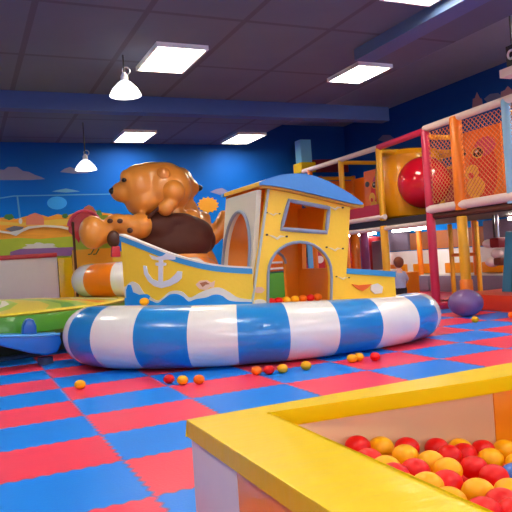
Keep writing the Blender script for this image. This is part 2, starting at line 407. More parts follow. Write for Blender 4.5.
def pendant(P, R, ztop, label):
    t = thing('pendant_lamp', label, 'pendant lamp', P, 'white cone pendant lamps')
    x, y, z = P
    MB().lathe(P, [(R, 0), (R*1.0, .02), (R*.8, R*.45), (R*.42, R*.85), (R*.2, R*1.0), (R*.19, R*.98), (R*.4, R*.82), (R*.78, R*.43), (R*.97, .015), (R, 0)], 28).build('shade', ESH, t)
    MB().lathe((x, y, z+R*.95), [(0, 0), (R*.24, 0), (R*.24, R*.3), (R*.1, R*.55), (0, R*.55)], 16).build('cap', LAMPW, t)
    MB().ball((x, y, z+R*.42), R*.25, 14).build('bulb', EBULB, t)
    MB().cyl((x, y, z+R*1.45), (x, y, ztop), .012, seg=8).build('cord', DARK, t)
    MB().tube([(x+.03+.05*math.cos(a), y, z+R*1.62+.05*math.sin(a)) for a in [2*PI*i/14 for i in range(14)]], .009, 6, closed=True).build('hook', STEEL, t)
p = atY(125.5, 96, 8.7); pendant(p, .215, CEIL, 'near white cone pendant lamp left of the bright ceiling light')
p = atY(86, 170, 12.9); pendant(p, .21, CEIL, 'far white cone pendant lamp hanging before the sky mural')

# ================================================================= BALL PIT
pit = thing('ball_pit', 'yellow and white padded ball pit in the right foreground', 'ball pit', (1.0, 1.2, 0))
X0, X1, Y0, Y1 = .742, 3.2, .35, 2.375; XI = 1.025; ZT = .5
def pitwall(x0, x1, y0, y1, m): MB().box(x0, x1, y0, y1, .0, ZT-.05).bevel(.012).build('wall_panel', m, pit)
yi0 = atZ(232, 448, ZT).y
pitwall(X0+.01, XI, yi0+.0, Y1-.01, CREAM)           # left wall: white block, then amber
pitwall(X0+.01, XI, Y0, yi0, GOLD)
pitwall(XI, 2.15, Y1-.15, Y1-.01, mat('bounce_tinted_vinyl', (226, 184, 138), .45, .1, .08, 8)); pitwall(2.15, 2.65, Y1-.15, Y1-.01, GOLD); pitwall(2.65, X1, Y1-.15, Y1-.01, CREAM)  # first panel: white, with warm bounce light from balls put into its colour
pitwall(X1-.26, X1, Y0, Y1-.15, GOLD); pitwall(XI, X1-.26, Y0, Y0+.22, CREAM)
RIM = mat('rim_yellow_vinyl', (240, 202, 0), .4, .1, .24, 6, .0, spec=.25, stretch=(1, 3, 1))
b = MB()
outer = [(X0, Y0), (X1, Y0), (X1, Y1+.02), (X0, Y1)]; inner = [(XI+.005, Y0+.23), (X1-.27, Y0+.23), (X1-.27, 2.1), (2.0, 2.14), (XI+.005, 2.235)]
b.holed([(x, y, ZT-.06) for x, y in outer], [[(x, y, ZT-.06) for x, y in inner]], (0, 0, .06))
b.bevel(.007, 2).build('rim_pad', RIM, pit)
MB().box(XI, X1-.26, Y0+.22, Y1-.15, 0, .03).build('floor_pad', REDV, pit)
# balls
BR = .052; SQ = .82
ballmesh = {}
def ballobj(kind, P):
    if kind not in ballmesh:
        b = MB(); b.ball((0, 0, 0), (BR, BR, BR*SQ), 24)
        o = b.build('play_ball', {'r': BALLR, 'y': BALLY, 'o': BALLO, 'b': BALLB}[kind], loc=(0, 0, 0)); ballmesh[kind] = o
        o.location = P; return o
    o = ballmesh[kind].copy(); C.objects.link(o); o.location = P; return o
CN = {'r': 'red', 'y': 'yellow', 'o': 'orange', 'b': 'blue'}
PB = [ # colour, pixel, label
 ('r', 354, 445, 'red ball at the far left corner of the ball pit'),
 ('y', 381, 447.5, 'yellow ball by the back wall of the pit, second from the left'),
 ('r', 407, 448, 'red ball half hidden behind a yellow one at the pit back wall'),
 ('y', 409, 457, 'yellow ball in front of the half hidden red ball at the back wall'),
 ('r', 370, 461, 'red ball just peeking over the yellow rim below the corner red ball'),
 ('y', 388, 469, 'yellow ball low by the left rim under the second yellow ball'),
 ('r', 393, 475, 'red ball peeking over the left rim between two yellow balls'),
 ('r', 413, 471, 'red ball below the yellow ball near the left rim'),
 ('y', 409, 487, 'yellow ball half sunk behind the left rim, nearest the wrinkled vinyl'),
 ('r', 437, 448.5, 'tallest red ball standing against the middle of the pit back wall'),
 ('r', 449, 456, 'red ball pressed right against the tallest red ball'),
 ('y', 458, 448, 'yellow ball mostly hidden behind red balls at the white back panel'),
 ('r', 465, 454, 'red ball under the white back panel, right of the hidden yellow ball'),
 ('r', 483, 450, 'red ball below the seam of the white and amber back panels'),
 ('o', 500, 439, 'orange ball against the amber back panel of the pit'),
 ('r', 514, 437, 'red ball cut by the right picture edge at the amber panel'),
 ('y', 503, 449, 'yellow ball directly below the orange ball at the amber panel'),
 ('y', 496, 460, 'yellow ball in front of the one below the orange ball'),
 ('y', 512, 463, 'yellow ball at the right picture edge above the blue ball'),
 ('r', 474, 468, 'red ball right of the big yellow ball in the middle of the pit'),
 ('r', 494, 477, 'big red ball beside the blue ball in the pit'),
 ('b', 515, 475, 'blue ball, the only one, at the right picture edge'),
 ('y', 446.5, 469.5, 'big yellow ball in the middle of the visible pile'),
 ('r', 451, 486, 'red ball in front of the big middle yellow ball'),
 ('y', 474, 492, 'largest yellow ball in front, between red balls'),
 ('y', 510, 492, 'yellow ball at the right picture edge below the blue ball'),
 ('r', 500, 503, 'red ball right of the largest front yellow ball'),
 ('r', 481, 512, 'red ball at the bottom edge under the largest yellow ball'),
 ('r', 511, 511, 'red ball in the bottom right corner of the picture'),
 ('y', 428, 462, 'yellow ball in the gap between the tallest red and middle yellow balls'),
 ('y', 427, 486, 'yellow ball by the left rim, left of the front red ball'),
 ('y', 452, 503, 'yellow ball hidden low behind the rim at the bottom'),
]
pos = []
for k, x, y, lab in PB:
    d = ray(x, y)                                   # rest on the sloping top of the heap: z = .335 - .2 (X - 1.34)
    s = (.335+.2*1.34-EYE.z)/(d.z+.2*d.x)
    pos.append(EYE+d*s)
for it in range(200):
    mv = [V() for _ in pos]
    for i in range(len(pos)):
        for j in range(i):
            d = pos[i]-pos[j]; q = V((d.x, d.y, d.z/SQ)); l = q.length
            if l < 2*BR:
                q = q/max(l, 1e-4)*(2*BR-l)*.3; q.z *= SQ; mv[i] += q; mv[j] -= q
    for i, m_ in enumerate(mv):
        pos[i] = pos[i]+m_; P = pos[i]
        P.x = max(P.x, XI+BR+.004); P.y = min(P.y, Y1-.152-BR)
for (k, x, y, lab), P in zip(PB, pos): tag(ballobj(k, P), lab, 'ball', 'balls in the ball pit')
# the layers beneath and around, seen in the gaps
base = list(pos); placed = []
for lay, dz in ((0, -.078), (1, -.15)):
    for iy in range(12):
        for ix in range(13):
            x = XI+BR+.012+(ix+.5*((iy+lay) % 2))*.107; y = Y1-.152-BR-.006-iy*.094
            if y < 1.15: continue
            P = V((x, y, .335-.2*(x-1.34)+dz))
            if P.z < .08: continue
            if all(((P.x-q.x)**2+(P.y-q.y)**2+((P.z-q.z)/SQ)**2) > (2*BR*.985)**2 for q in base+placed) and len(placed) < 190 and (lay == 0):
                placed.append(P)
for i, P in enumerate(placed):
    k = 'ryrryyrr'[i*5 % 8]
    tag(ballobj(k, P), '%s ball buried under the top balls of the pit' % CN[k], 'ball', 'balls buried in the ball pit')
# loose balls on the floor
LOOSE = [
 ('y', 80, 384.5, 0, 'yellow ball alone on the mats in front of the left end of the boat'),
 ('y', 182.5, 380, 0, 'yellow ball on the mats under the boat, left of the orange one'),
 ('o', 199, 379.5, 0, 'orange ball on the mats in front of the second white stripe'),
 ('r', 169, 379, 0, 'red ball on the mats under the boat, leftmost of the cluster'),
 ('y', 282.5, 368.5, 0, 'yellow ball under the boat, left of the pair by the middle white stripe'),
 ('y', 306, 365.5, 0, 'yellow ball under the boat, right of the pair by the middle white stripe'),
 ('o', 256.5, 370.5, 0, 'dull orange ball in the shade under the blue stripe below the cabin'),
 ('r', 269, 370, 0, 'red ball in the shade between the dull orange and yellow balls'),
 ('y', 352, 358.5, 0, 'yellow ball under the right blue stripe of the tube'),
 ('y', 359, 357, 0, 'small yellow ball beside the one under the right blue stripe'),
 ('r', 375, 356.5, 0, 'red ball under the right end of the tube'),
 ('y', 475, 319.5, 0, 'yellow ball touching the purple exercise ball'),
 ('o', 511.5, 315, 0, 'yellow-orange ball on the mats at the right picture edge'),
 ('r', 505, 308.5, 0, 'red ball on the mats near the right picture edge'),
]
for k, x, y, r, lab in LOOSE: tag(ballobj(k, atZ(x, y, BR*SQ)), lab, 'ball', 'loose balls on the mats')

# ================================================================= THE BOAT
boat = thing('play_boat', 'soft play boat with yellow cabin inside a blue and white striped tube', 'play boat', (3.2, 6.9, 0))
RP = [(3.6, 8.2), (4.65, 7.95), (5.22, 7.45), (5.27, 6.78), (4.92, 6.24), (4.3, 5.99), (3.62, 5.93), (2.97, 5.99), (2.53, 6.13), (2.12, 6.35),
      (1.72, 6.66), (1.42, 7.04), (1.30, 7.5), (1.55, 8.05), (2.4, 8.3)]
RRAD = [.2, .2, .215, .25, .262, .275, .292, .305, .312, .322, .333, .338, .33, .30, .24]
SUB = 28
path = catmull([(x, y, 0) for x, y in RP], SUB, True)
rads = [q.x for q in catmull([(r, 0, 0) for r in RRAD], SUB, True)]
path = [V((p.x, p.y, r+.012)) for p, r in zip(path, rads)]
n = len(path)
# stripes: boundaries along the ring, alternating blue (0) and white (1)
def outw(i):
    t = (path[(i+1) % n]-path[i-1]); t.z = 0; t.normalize(); o = V((t.y, -t.x, 0))
    return o if o.dot(path[i]-V((3.35, 7.1, path[i].z))) > 0 else -o
def seam(px):                                   # where the near side of the tube passes this bearing
    c = [i for i in range(2*SUB, 13*SUB) if outw(i).dot(path[i]-EYE) < 0]
    return min(c, key=lambda i: abs(px_of(path[i]+outw(i)*rads[i])[0]-px))
cuts = [seam(x) for x in (438, 420, 384, 340, 291.5, 237, 186, 133, 90.5, 67.5)]
cols = [1]*n
for k, (a_, b_) in enumerate(zip(cuts, cuts[1:])):
    for i in range(a_, b_): cols[i] = k % 2
rest = [(cuts[-1]+i) % n for i in range(n-(cuts[-1]-cuts[0]))]
for q, i in enumerate(rest): cols[i] = 1 if (q*11//len(rest)) % 2 == 0 else 0
b = MB(); b.tube(path, rads, 40, closed=True, mats=cols)
b.build('striped_tube', [BLU, WHT], boat)
# low plinth the ring rests round
b = MB(); pts = [(p.x+(3.35-p.x)*.10, p.y+(7.1-p.y)*.10) for p in path[::6]]
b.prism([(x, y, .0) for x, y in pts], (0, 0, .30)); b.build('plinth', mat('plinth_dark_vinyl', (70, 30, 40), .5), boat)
# deck floor inside the ring, level with the balls
b = MB(); pts = [(p.x+(3.35-p.x)*.13, p.y+(7.1-p.y)*.13) for p in path[::6]]
b.prism([(x, y, .30) for x, y in pts], (0, 0, .125)); b.build('deck', GOLD, boat)

class Wall:                                     # a vertical wall standing on a plan polyline
    def __init__(s, plan, fine=1):
        s.p = [V((x, y, 0)) for x, y in plan]; s.u = [0]
        for a, c in zip(s.p, s.p[1:]): s.u.append(s.u[-1]+(c-a).length)
    def uz(s, px, py):
        d = ray(px, py); best = None
        for k, (a, c) in enumerate(zip(s.p, s.p[1:])):
            e = c-a; det = d.x*(-e.y)+e.x*d.y
            if abs(det) < 1e-9: continue
            t = (a.x*(-e.y)+e.x*a.y)/det; w = (d.x*a.y-d.y*a.x)/det
            ok = -1e-6 <= w <= 1+1e-6
            if t > 0 and (ok or (k == 0 and w < 0) or (k == len(s.p)-2 and w > 1)):
                r = (s.u[k]+w*(s.u[k+1]-s.u[k]), EYE.z+d.z*t)
                if ok: return r
                best = best or r
        return best
    def at(s, u, z, out=0.0):
        k = 0
        while k < len(s.p)-2 and u > s.u[k+1]: k += 1
        a, c = s.p[k], s.p[k+1]; e = (c-a).normalized(); nrm = V((e.y, -e.x, 0))   # outward = to the right of travel
        P = a+e*(u-s.u[k]); return V((P.x, P.y, z))+nrm*out
    def decal(s, b, pts, out=.012, th=.010):    # flat painted cut-out following the wall
        bm2 = [s.uz(*q) for q in pts]
        v = [s.at(u, z, out) for u, z in bm2]; w = [s.at(u, z, out-th) for u, z in bm2]
        a_ = b.verts(v); c_ = b.verts(w); n_ = len(v)
        es = [b.bm.edges.new((a_[i], a_[(i+1) % n_])) for i in range(n_)]
        g = bmesh.ops.triangle_fill(b.bm, use_beauty=True, edges=es)
        for f in g['geom']:
            if isinstance(f, bmesh.types.BMFace): f.material_index = b.mi
        for i in range(n_): b._f([a_[i], a_[(i+1) % n_], c_[(i+1) % n_], c_[i]])
    def strip(s, b, tops, bots, N, out=0.0, th=.05):   # band between two profiles (lists of pixels), with thickness
        def prof(l):
            q = sorted(s.uz(*p) for p in l)
            def f(u):
                if u <= q[0][0]: return q[0][1]
                for (u0, z0), (u1, z1) in zip(q, q[1:]):
                    if u <= u1: return z0+(z1-z0)*(u-u0)/(u1-u0) if u1 > u0 else z1
                return q[-1][1]
            return f, q[0][0], q[-1][0]
        ft, a0, a1 = prof(tops); fb, c0, c1 = prof(bots); u0, u1 = min(a0, c0), max(a1, c1)
        prev = None
        for i in range(N+1):
            u_ = u0+(u1-u0)*i/N
            q = b.verts([s.at(u_, fb(u_), out), s.at(u_, ft(u_), out), s.at(u_, ft(u_), out-th), s.at(u_, fb(u_), out-th)])
            if prev:
                for k in range(4): b._f([prev[k], q[k], q[(k+1) % 4], prev[(k+1) % 4]])
            else: b._f(q)
            prev = q
        b._f(prev)
def smoothpx(pts, n_=6): return [(p.x, p.y) for p in catmull([(x, y, 0) for x, y in pts], n_)]

hp = [(p.x, p.y) for p in catmull([(1.66, 7.42, 0), (1.80, 7.18, 0), (2.08, 6.86, 0), (2.42, 6.6, 0), (2.82, 6.46, 0)], 8)]
HW = Wall(hp)
sheer = smoothpx([(120.5, 235), (135, 240.5), (150, 246.5), (170, 254), (190, 260), (210, 264.5), (230, 266.8), (252, 268)])
low = [(126, 306), (160, 307), (200, 307), (252, 307)]
b = MB(); HW.strip(b, sheer, low, 40); hull = b.build('hull', HULL, boat)
b = MB(); HW.strip(b, sheer, [(x, y+6.0) for x, y in sheer], 40, .014, .012); b.build('sheer_stripe', TRIM, hull)
b = MB(); HW.strip(b, [(x, y-1.2) for x, y in sheer], [(x, y+.5) for x, y in sheer], 40, .02, .09); b.build('gunwale_cap', PALE, hull)
# far side of the hull (mirror) and the bow edge
hp2 = [(1.70, 7.46)]+[(x+.12, 7.46+(7.46-y)*.55) for x, y in hp[6:]]
F2 = Wall(hp2)
b = MB(); prev = None
for i in range(21):
    t = i/20; u_ = F2.u[-1]*t; zt = 1.30-.34*min(1, t*1.5)**.8
    q = b.verts([F2.at(u_, .46, 0), F2.at(u_, zt, 0), F2.at(u_, zt, .05), F2.at(u_, .46, .05)])
    if prev:
        for k in range(4): b._f([prev[k], q[k], q[(k+1) % 4], prev[(k+1) % 4]])
    else: b._f(q)
    prev = q
b._f(prev); b.build('far_hull_side', HULL, boat)
# waves, splash, anchor, fish on the hull
wt = smoothpx([(126, 298), (138, 297), (150, 300), (158, 303), (164, 299), (170, 294.5), (178, 294), (184, 297), (189, 301.5), (196, 299), (206, 297.5), (214, 294.5), (222, 295.5), (228, 300), (236, 301.5), (252, 302)], 4)
fo = [(x, y-2.6) for x, y in smoothpx([(126, 288), (132, 283), (139, 286), (144, 294), (150, 298), (158, 302), (164, 298), (170, 293), (178, 292), (184, 294), (190, 299), (200, 294), (210, 290), (220, 289), (230, 294), (238, 299), (252, 301)], 4)]
b = MB(); HW.strip(b, [(x, y+1.2) for x, y in fo], low, 60, .008, .007); b.build('wave_foam', PALE, hull)
b = MB(); HW.strip(b, wt, low, 60, .016, .009); b.build('wave', WAVE, hull)
b = MB(); HW.decal(b, [(128, 303), (127.5, 290), (129.5, 284.5), (132, 285), (134, 292), (140, 294.5), (148, 294), (151, 296), (149, 302), (146, 304)], .024, .01); b.build('splash', WAVE, hull)
b = MB()
HW.decal(b, [(144, 265.5), (147, 266), (148.5, 273), (153, 279), (159, 281.5), (159.2, 266), (156, 265), (156.5, 262.5), (159.5, 262.5), (159.8, 259), (163.2, 259), (163.4, 262.5), (166.5, 263), (166.5, 265.2), (163.4, 266), (163.2, 281.5), (170, 279.5), (176, 274), (178, 271), (182.5, 271.5), (182, 278), (178, 282), (170, 286), (162, 288), (155, 286), (149, 281), (145, 274)], .018, .016)
HW.decal(b, [(150, 254.5), (157, 257), (163, 256), (168, 252.5), (176, 255), (176, 259.5), (168, 259.5), (160, 260.5), (153, 259)], .02, .012)
b.build('anchor_emblem', SILV, hull)
b = MB(); HW.decal(b, [(196, 284.5), (200, 280.6), (207, 280), (211, 282.6), (215, 280.6), (214, 288), (210.5, 287), (206, 290), (200, 289)], .016, .012); f_ = b.build('fish_emblem', mat('fish_peach_paint', (240, 200, 176), .5), hull)
b = MB(); HW.decal(b, [(200, 283), (206, 281.5), (210, 284), (206, 284.6), (203, 287)], .021, .008); b.build('fish_marking', mat('fish_brown_paint', (176, 108, 70), .5), f_)
# cabin -----------------------------------------------------------
YC = 6.46
def cab(pts, Y=YC): return [atY(x, y, Y) for x, y in pts]
wall = cab([(251.5, 309), (268.5, 187), (285, 180.5), (300, 181), (320, 186), (336, 194), (350.5, 203), (344.5, 309)])
win = cab([(289.5, 201), (327.5, 208.5), (325.5, 231.5), (282, 228.5)])
da = [(267.5, 307), (267.8, 275)]+[(300+31.5*math.cos(t)-.5, 273+31*-math.sin(t)) for t in [PI-PI*i/14 for i in range(1, 14)]]+[(331.2, 277), (330.5, 307)]
b = MB(); b.holed(wall, [win, cab(da)], (0, .07, 0)); cw = b.build('cabin_side_wall', HULL, boat, smooth=False)
def frame_strip(name, pts, w, m, parent, closed=True, out=.02, Y=YC):
    P = cab(pts, Y); b = MB(); b.tube([p+V((0, -out*.5, 0)) for p in P], w, 8, closed=closed); return b.build(name, m, parent)
def dense(pts, k=4, closed=True):
    o = []; L_ = list(zip(pts, pts[1:]+pts[:1])) if closed else list(zip(pts, pts[1:]))
    for (x0, y0), (x1, y1) in L_: o += [(x0+(x1-x0)*i/k, y0+(y1-y0)*i/k) for i in range(k)]
    return o+([] if closed else [pts[-1]])
frame_strip('window_trim', dense([(288.5, 200.5), (328.5, 208), (326, 232.5), (281, 229)], 5), .024, GREYB, cw)
frame_strip('door_trim', da, .017, GREYB, cw, closed=False)
frame_strip('corner_trim', dense([(251.5, 305), (268.5, 187)], 8, False), .016, mat('corner_pale_grey_paint', (176, 186, 182), .5), cw, closed=False)
# far side wall: amber inside, with an arch towards the rear and a small window
YF = YC+1.0
XL = cab([(252, 300)])[0].x; XR = cab([(344.5, 300)])[0].x
b = MB()
fw = [(XL, YF, .4)]+[(p.x, YF, p.z-.055) for p in cab(smoothpx([(261, 181.5), (270, 178), (283, 174.5), (298, 173.5), (313, 175.5), (328, 181), (342, 188.5), (354, 196)], 4)) if XL+.12 < p.x < XR+.08]+[(XR, YF, .4)]
arch = [(255+1, 304), (262, 240), (270, 231), (279, 232), (287, 241), (288, 304)]
b.holed(fw, [[(3.60+.21*math.cos(t), YF, 1.0+.17*math.sin(t)) for t in [PI*i/10 for i in range(11)]]+[(3.39, YF, .56), (3.81, YF, .56)]], (0, .06, 0))
AMB = mat('cabin_amber_paint', (238, 142, 12), .5, .1, .1, 20, .04)
fwo = b.build('cabin_far_wall', AMB, boat, smooth=False)
# front wall, facing the bow, with an arched opening
def fpt(yy, z): return V((XL+.145*(z-.62), yy, z))
b = MB()
out = [fpt(YC+.07, .42), fpt(YC+.07, 1.86), fpt(YF, 1.86), fpt(YF, .42)]
ya, yb = YC+.13, YF-.06
op = [fpt(ya, .91)]+[fpt((ya+yb)/2-(yb-ya)/2*math.cos(PI*i/16), 1.12+.54*math.sin(PI*i/16)) for i in range(0, 17)]+[fpt(yb, .91)]
b.holed(out, [op], (.06, 0, 0)); fr = b.build('cabin_front_wall', mat('cabin_pale_paint', (222, 218, 200), .5), boat, smooth=False)
b = MB(); b.tube([p+V((-.01, 0, 0)) for p in op], .02, 8, closed=True); b.build('arch_trim', GREYB, fr)
b = MB(); lowp = [fpt(YC+.06, .42), fpt(YC+.06, .84), fpt(YF, .84), fpt(YF, .42)]
b.prism([p+V((-.008, 0, 0)) for p in lowp], (.007, 0, 0)); b.build('lower_panel', HULL, fr, smooth=False)
b = MB(); b.prism([fpt(YC+.06, .84)+V((-.03, 0, 0)), fpt(YF, .84)+V((-.03, 0, 0)), fpt(YF, .90)+V((-.03, 0, 0)), fpt(YC+.06, .90)+V((-.03, 0, 0))], (.04, 0, 0)); b.build('sill_stripe', TRIM, fr, smooth=False)
b = MB(); b.holed([(XR-.02, YC+.07, .42), (XR+.06, YC+.07, 1.70), (XR+.06, YF, 1.70), (XR-.02, YF, .42)], [[(XR+.005, YC+.22, .92), (XR+.03, YC+.22, 1.3), (XR+.03, YF-.12, 1.3), (XR+.005, YF-.12, .92)]], (-.06, 0, 0)); b.build('cabin_rear_wall', AMB, boat, smooth=False)
b = MB(); b.box(XL+.03, XR-.09, YC+.08, YF-.01, .455, .545); b.build('cabin_floor', GOLD, boat)
b = MB(); b.tube([(3.60+.215*math.cos(t), YF-.01, 1.0+.175*math.sin(t)) for t in [PI*i/10 for i in range(11)]], .018, 8); b.build('arch_trim', GREYB, fwo)
# roof: arched slab with blue crescent gables
top = smoothpx([(261, 181.5), (270, 178), (283, 174.5), (298, 173.5), (313, 175.5), (328, 181), (342, 188.5), (354, 196), (363.5, 203.5)], 4)
bot = smoothpx([(261, 184.5), (268, 185), (285, 187.5), (310, 193), (335, 199), (352, 203), (363.5, 204.5)], 4)
b = MB(); b.prism(cab(top+bot[::-1], YC-.10), (0, .05, 0)); gab = b.build('roof_gable', SKYB, boat, smooth=False)
b = MB(); b.prism([p+V((0, 1.0+.16, 0)) for p in cab(top+bot[::-1], YC-.10)], (0, .05, 0)); b.build('roof_gable', SKYB, boat, smooth=False)
b = MB(); b.prism(cab(top, YC-.05)+[p+V((0, 0, -.045)) for p in cab(top, YC-.05)][::-1], (0, 1.12, 0)); b.build('roof_slab', HULL, boat, smooth=False)
b = MB(); fb = [(x, y+.3) for x, y in bot]; b.prism(cab(fb, YC-.06)+cab([(x, y+3.0) for x, y in fb], YC-.06)[::-1], (0, .06, 0)); b.build('fascia', mat('fascia_ochre_paint', (214, 152, 40), .5), boat, smooth=False)
# gulls and screws painted on the cabin
GUL = mat('gull_cream_paint', (232, 214, 170), .5); GULD = mat('gull_dark_paint', (80, 52, 40), .6)
for gx, gy, s_ in ((277, 237, 1.1), (335, 208, .9), (335, 249, .9), (273.5, 214, .7), (343, 278, .7)):
    b = MB(); b.mi = 0
    pts = [(gx-8*s_, gy-2.2*s_), (gx-3*s_, gy-1.2*s_), (gx, gy+.6*s_), (gx+3*s_, gy-1.6*s_), (gx+8*s_, gy-.5*s_), (gx+3.4*s_, gy+.4*s_), (gx+.6*s_, gy+2.6*s_), (gx-3*s_, gy+.6*s_)]
    b.prism(cab(pts, YC-.009), (0, .0085, 0))
    b.mi = 1
    for dx, dy in ((-9, -2), (9, -.5)): b.prism(cab([(gx+(dx+1.1*math.cos(t))*s_, gy+(dy+1.0*math.sin(t))*s_) for t in [2*PI*i/8 for i in range(8)]], YC-.010), (0, .0095, 0))
    b.build('gull_emblem', [GUL, GULD], cw, smooth=False)
b = MB(); b.prism(cab([(254, 291), (257, 287), (262, 287), (265, 290), (262, 293), (257, 293)], YC-.009), (0, .0085, 0)); b.build('shell_emblem', mat('shell_pink_paint', (226, 176, 150), .5), cw, smooth=False)
b = MB(); b.prism(cab(smoothpx([(252, 307), (252.5, 302), (258, 299.5), (264, 300), (267, 303), (267, 307)], 3), YC-.009), (0, .0085, 0)); b.build('wave_foam', PALE, cw, smooth=False)
b = MB(); b.prism(cab(smoothpx([(331, 307), (332, 303), (337, 300.5), (342, 302), (344.5, 305), (344.5, 307)], 3), YC-.009), (0, .0085, 0)); b.build('wave_foam', PALE, cw, smooth=False)
# stern quarter
SW = Wall([(XR-.0, YC+.02), (XR+.4, YC+.06), (XR+.80, YC+.2)])
st, sb = [(344.5, 269), (370, 270.5), (394.5, 272.5)], [(344.5, 308), (394.5, 308)]
b = MB(); SW.strip(b, st, sb, 14); stn = b.build('stern_panel', HULL, boat)
b = MB(); SW.strip(b, [(x, y-.8) for x, y in st], [(x, y+4.6) for x, y in st], 14, .016, .08); b.build('sheer_stripe', TRIM, stn)
b = MB(); SW.decal(b, [(351, 284), (358, 285.2), (371, 284), (367, 288), (362, 291), (357, 289)], .016, .012); b.build('fish_emblem', mat('fish_orange_paint', (232, 106, 30), .5), stn)
b = MB(); SW.decal(b, [(370.5, 285), (377, 283.5), (382, 287), (381, 293), (374, 294), (370, 290)], .016, .012); b.build('foam_emblem', PALE, stn)
b = MB(); SW.strip(b, smoothpx([(344.5, 303), (352, 299.5), (360, 302.5), (372, 300), (382, 303), (394.5, 301)], 3), sb, 20, .014, .01); b.build('wave_foam', PALE, stn)
b = MB(); SW.strip(b, smoothpx([(344.5, 305), (352, 303), (360, 304.5), (372, 302.5), (382, 305), (394.5, 303)], 3), sb, 20, .022, .01); b.build('wave', WAVE, stn)
b = MB(); b.prism([(XR+.80, YC+.2, .42), (XR+.80, YF-.05, .42), (XR+.80, YF-.05, .80), (XR+.80, YC+.2, .80)], (-.05, 0, 0)); b.build('transom', HULL, boat, smooth=False)
b = MB(); b.prism([(XR, YF, .42), (XR+.8, YF-.05, .42), (XR+.8, YF-.05, .84), (XR, YF, .90)], (0, .05, 0)); b.build('far_stern_panel', HULL, boat, smooth=False)
# balls on the boat
for k, x, y, lab in (('y', 140, 302, 'yellow ball resting on the tube by the blue splash at the bow'),):
    c_ = min((i_ for i_ in range(8*SUB, 12*SUB)), key=lambda i_: abs(px_of(path[i_]+V((0, 0, rads[i_])))[0]-x))
    P = path[c_]-outw(c_)*.10; P.z += math.sqrt((rads[c_]+BR*.87)**2-.01); tag(ballobj(k, P), lab, 'ball', 'balls on the boat')
for i, (k, x) in enumerate((('r', 271), ('r', 278.5), ('y', 286.5), ('y', 295), ('o', 303), ('r', 310.5), ('o', 318))):
    P = atY(x, 302, YC+.17); P.z = .46+BR*SQ+.118 if False else P.z
    P.z = .547+BR*SQ
    tag(ballobj(k, P), '%s ball on the deck in the cabin doorway, %s from its left jamb' % (CN[k], ['first', 'second', 'third', 'fourth', 'fifth', 'sixth', 'seventh'][i]), 'ball', 'balls in the cabin doorway')


# ================================================================= BEARS IN THE ORANGE RING
_FW = V((math.sin(YAW), math.cos(YAW), 0)); _RT = V((math.cos(YAW), -math.sin(YAW), 0))
VIEWROT = Matrix((( _RT.x, _FW.x, 0), (_RT.y, _FW.y, 0), (0, 0, 1)))
def ell(b, x, y, rx, ry, Y, rd=None, tilt=0):       # ellipsoid seen at this bearing on the plane Y
    c = atY(x, y, Y); k = px_of(c)[2]/FPX
    rot = VIEWROT @ Matrix.Rotation(math.radians(tilt), 3, 'Y')
    b.ball(c, (rx*k, (rd or (rx+ry)*.45)*k, ry*k), 22, rot); return c
RO = 9
ring2 = thing('ring_seat', 'orange and white striped ring seat on a round plinth behind the bow', 'ring seat', (2.98, 11.3, 0))
b = MB(); pp = [V((2.98+1.02*math.cos(t), 11.3+1.02*math.sin(t), .9)) for t in [2*PI*i/96 for i in range(96)]]
b.tube(pp, .285, 24, closed=True, mats=[(1 if ((i+RO) // 7) % 2 == 0 else 0) for i in range(96)])
b.build('striped_tube', [ORG, WHT], ring2)
b = MB(); b.lathe((2.98, 11.3, 0), [(0, 0), (.78, 0), (.78, .56), (.74, .62), (0, .62)], 40); b.build('plinth', YEL, ring2)
YB = 11.25
bear = thing('inflatable_bear', 'big tan bear figure in dark brown overalls facing left behind the boat', 'bear figure', tuple(atY(165, 300, YB).xy)+(.62,), 'bear figures')
b = MB()
ell(b, 162, 189, 30, 27, YB); ell(b, 140, 187, 20, 23, YB, 22); ell(b, 145, 201, 20, 16.5, YB, 22); ell(b, 173, 187, 17, 22, YB, 22); ell(b, 152, 178, 26, 16, YB, 20)
ell(b, 123, 192, 12.5, 10.5, YB, 12); ell(b, 127, 177, 7, 8, YB-.12, 8)          # muzzle and brow
ell(b, 168, 214, 19, 8, YB, 18); ell(b, 190, 218, 11, 9, YB, 12); ell(b, 166, 242, 30, 30, YB, 24); ell(b, 168, 264, 42, 26, YB, 30)
ell(b, 140, 226, 13, 13, YB-.3, 12); ell(b, 128, 227, 13, 13, YB-.38, 11); ell(b, 117, 223, 14, 9.5, YB-.42, 10); ell(b, 104, 232, 10, 12, YB-.40, 10); ell(b, 93, 232.5, 14, 17, YB-.42, 14)
body = b.build('body', BEAR, bear, remesh=.03)
b = MB(); ell(b, 163, 175.5, 8, 9.5, YB-.36, 5); b.build('ear', mat('ear_tan_vinyl', (206, 122, 44), .4, .2, .1, 6, .05), bear, remesh=.025)
b = MB()
for x, y, r in ((173.5, 191.5, 11.8), (170.5, 203, 7.8), (165.5, 208.5, 8)): ell(b, x, y, r, r, YB-.42, r)   # raised near arm with round hand
b.build('raised_arm', BEAR, bear, remesh=.025)
OVM = mat('overall_brown_vinyl', (76, 34, 24), .65, 0, .25, 8, .1, spec=.3)
b = MB(); ell(b, 180, 235, 34, 20, YB-.04, 27); ell(b, 162, 230, 19, 19, YB-.12, 22); ell(b, 168, 246, 44, 22, YB, 31); ell(b, 202, 240, 14, 14, YB, 20); ell(b, 172, 222, 25, 9.5, YB-.10, 21); ell(b, 155, 228, 14, 15, YB-.14, 18); ov = b.build('overalls', OVM, bear, remesh=.035)
for pts in (((147, 219), (153, 213), (160, 207)),):
    b = MB(); b.tube(catmull([atY(x, y, YB-.42) for x, y in pts], 5), .03, 8); b.build('strap', OVM, ov)
b = MB(); ell(b, 113, 191, 4.2, 3.8, YB-.02, 4); b.build('nose', NOSE, bear)
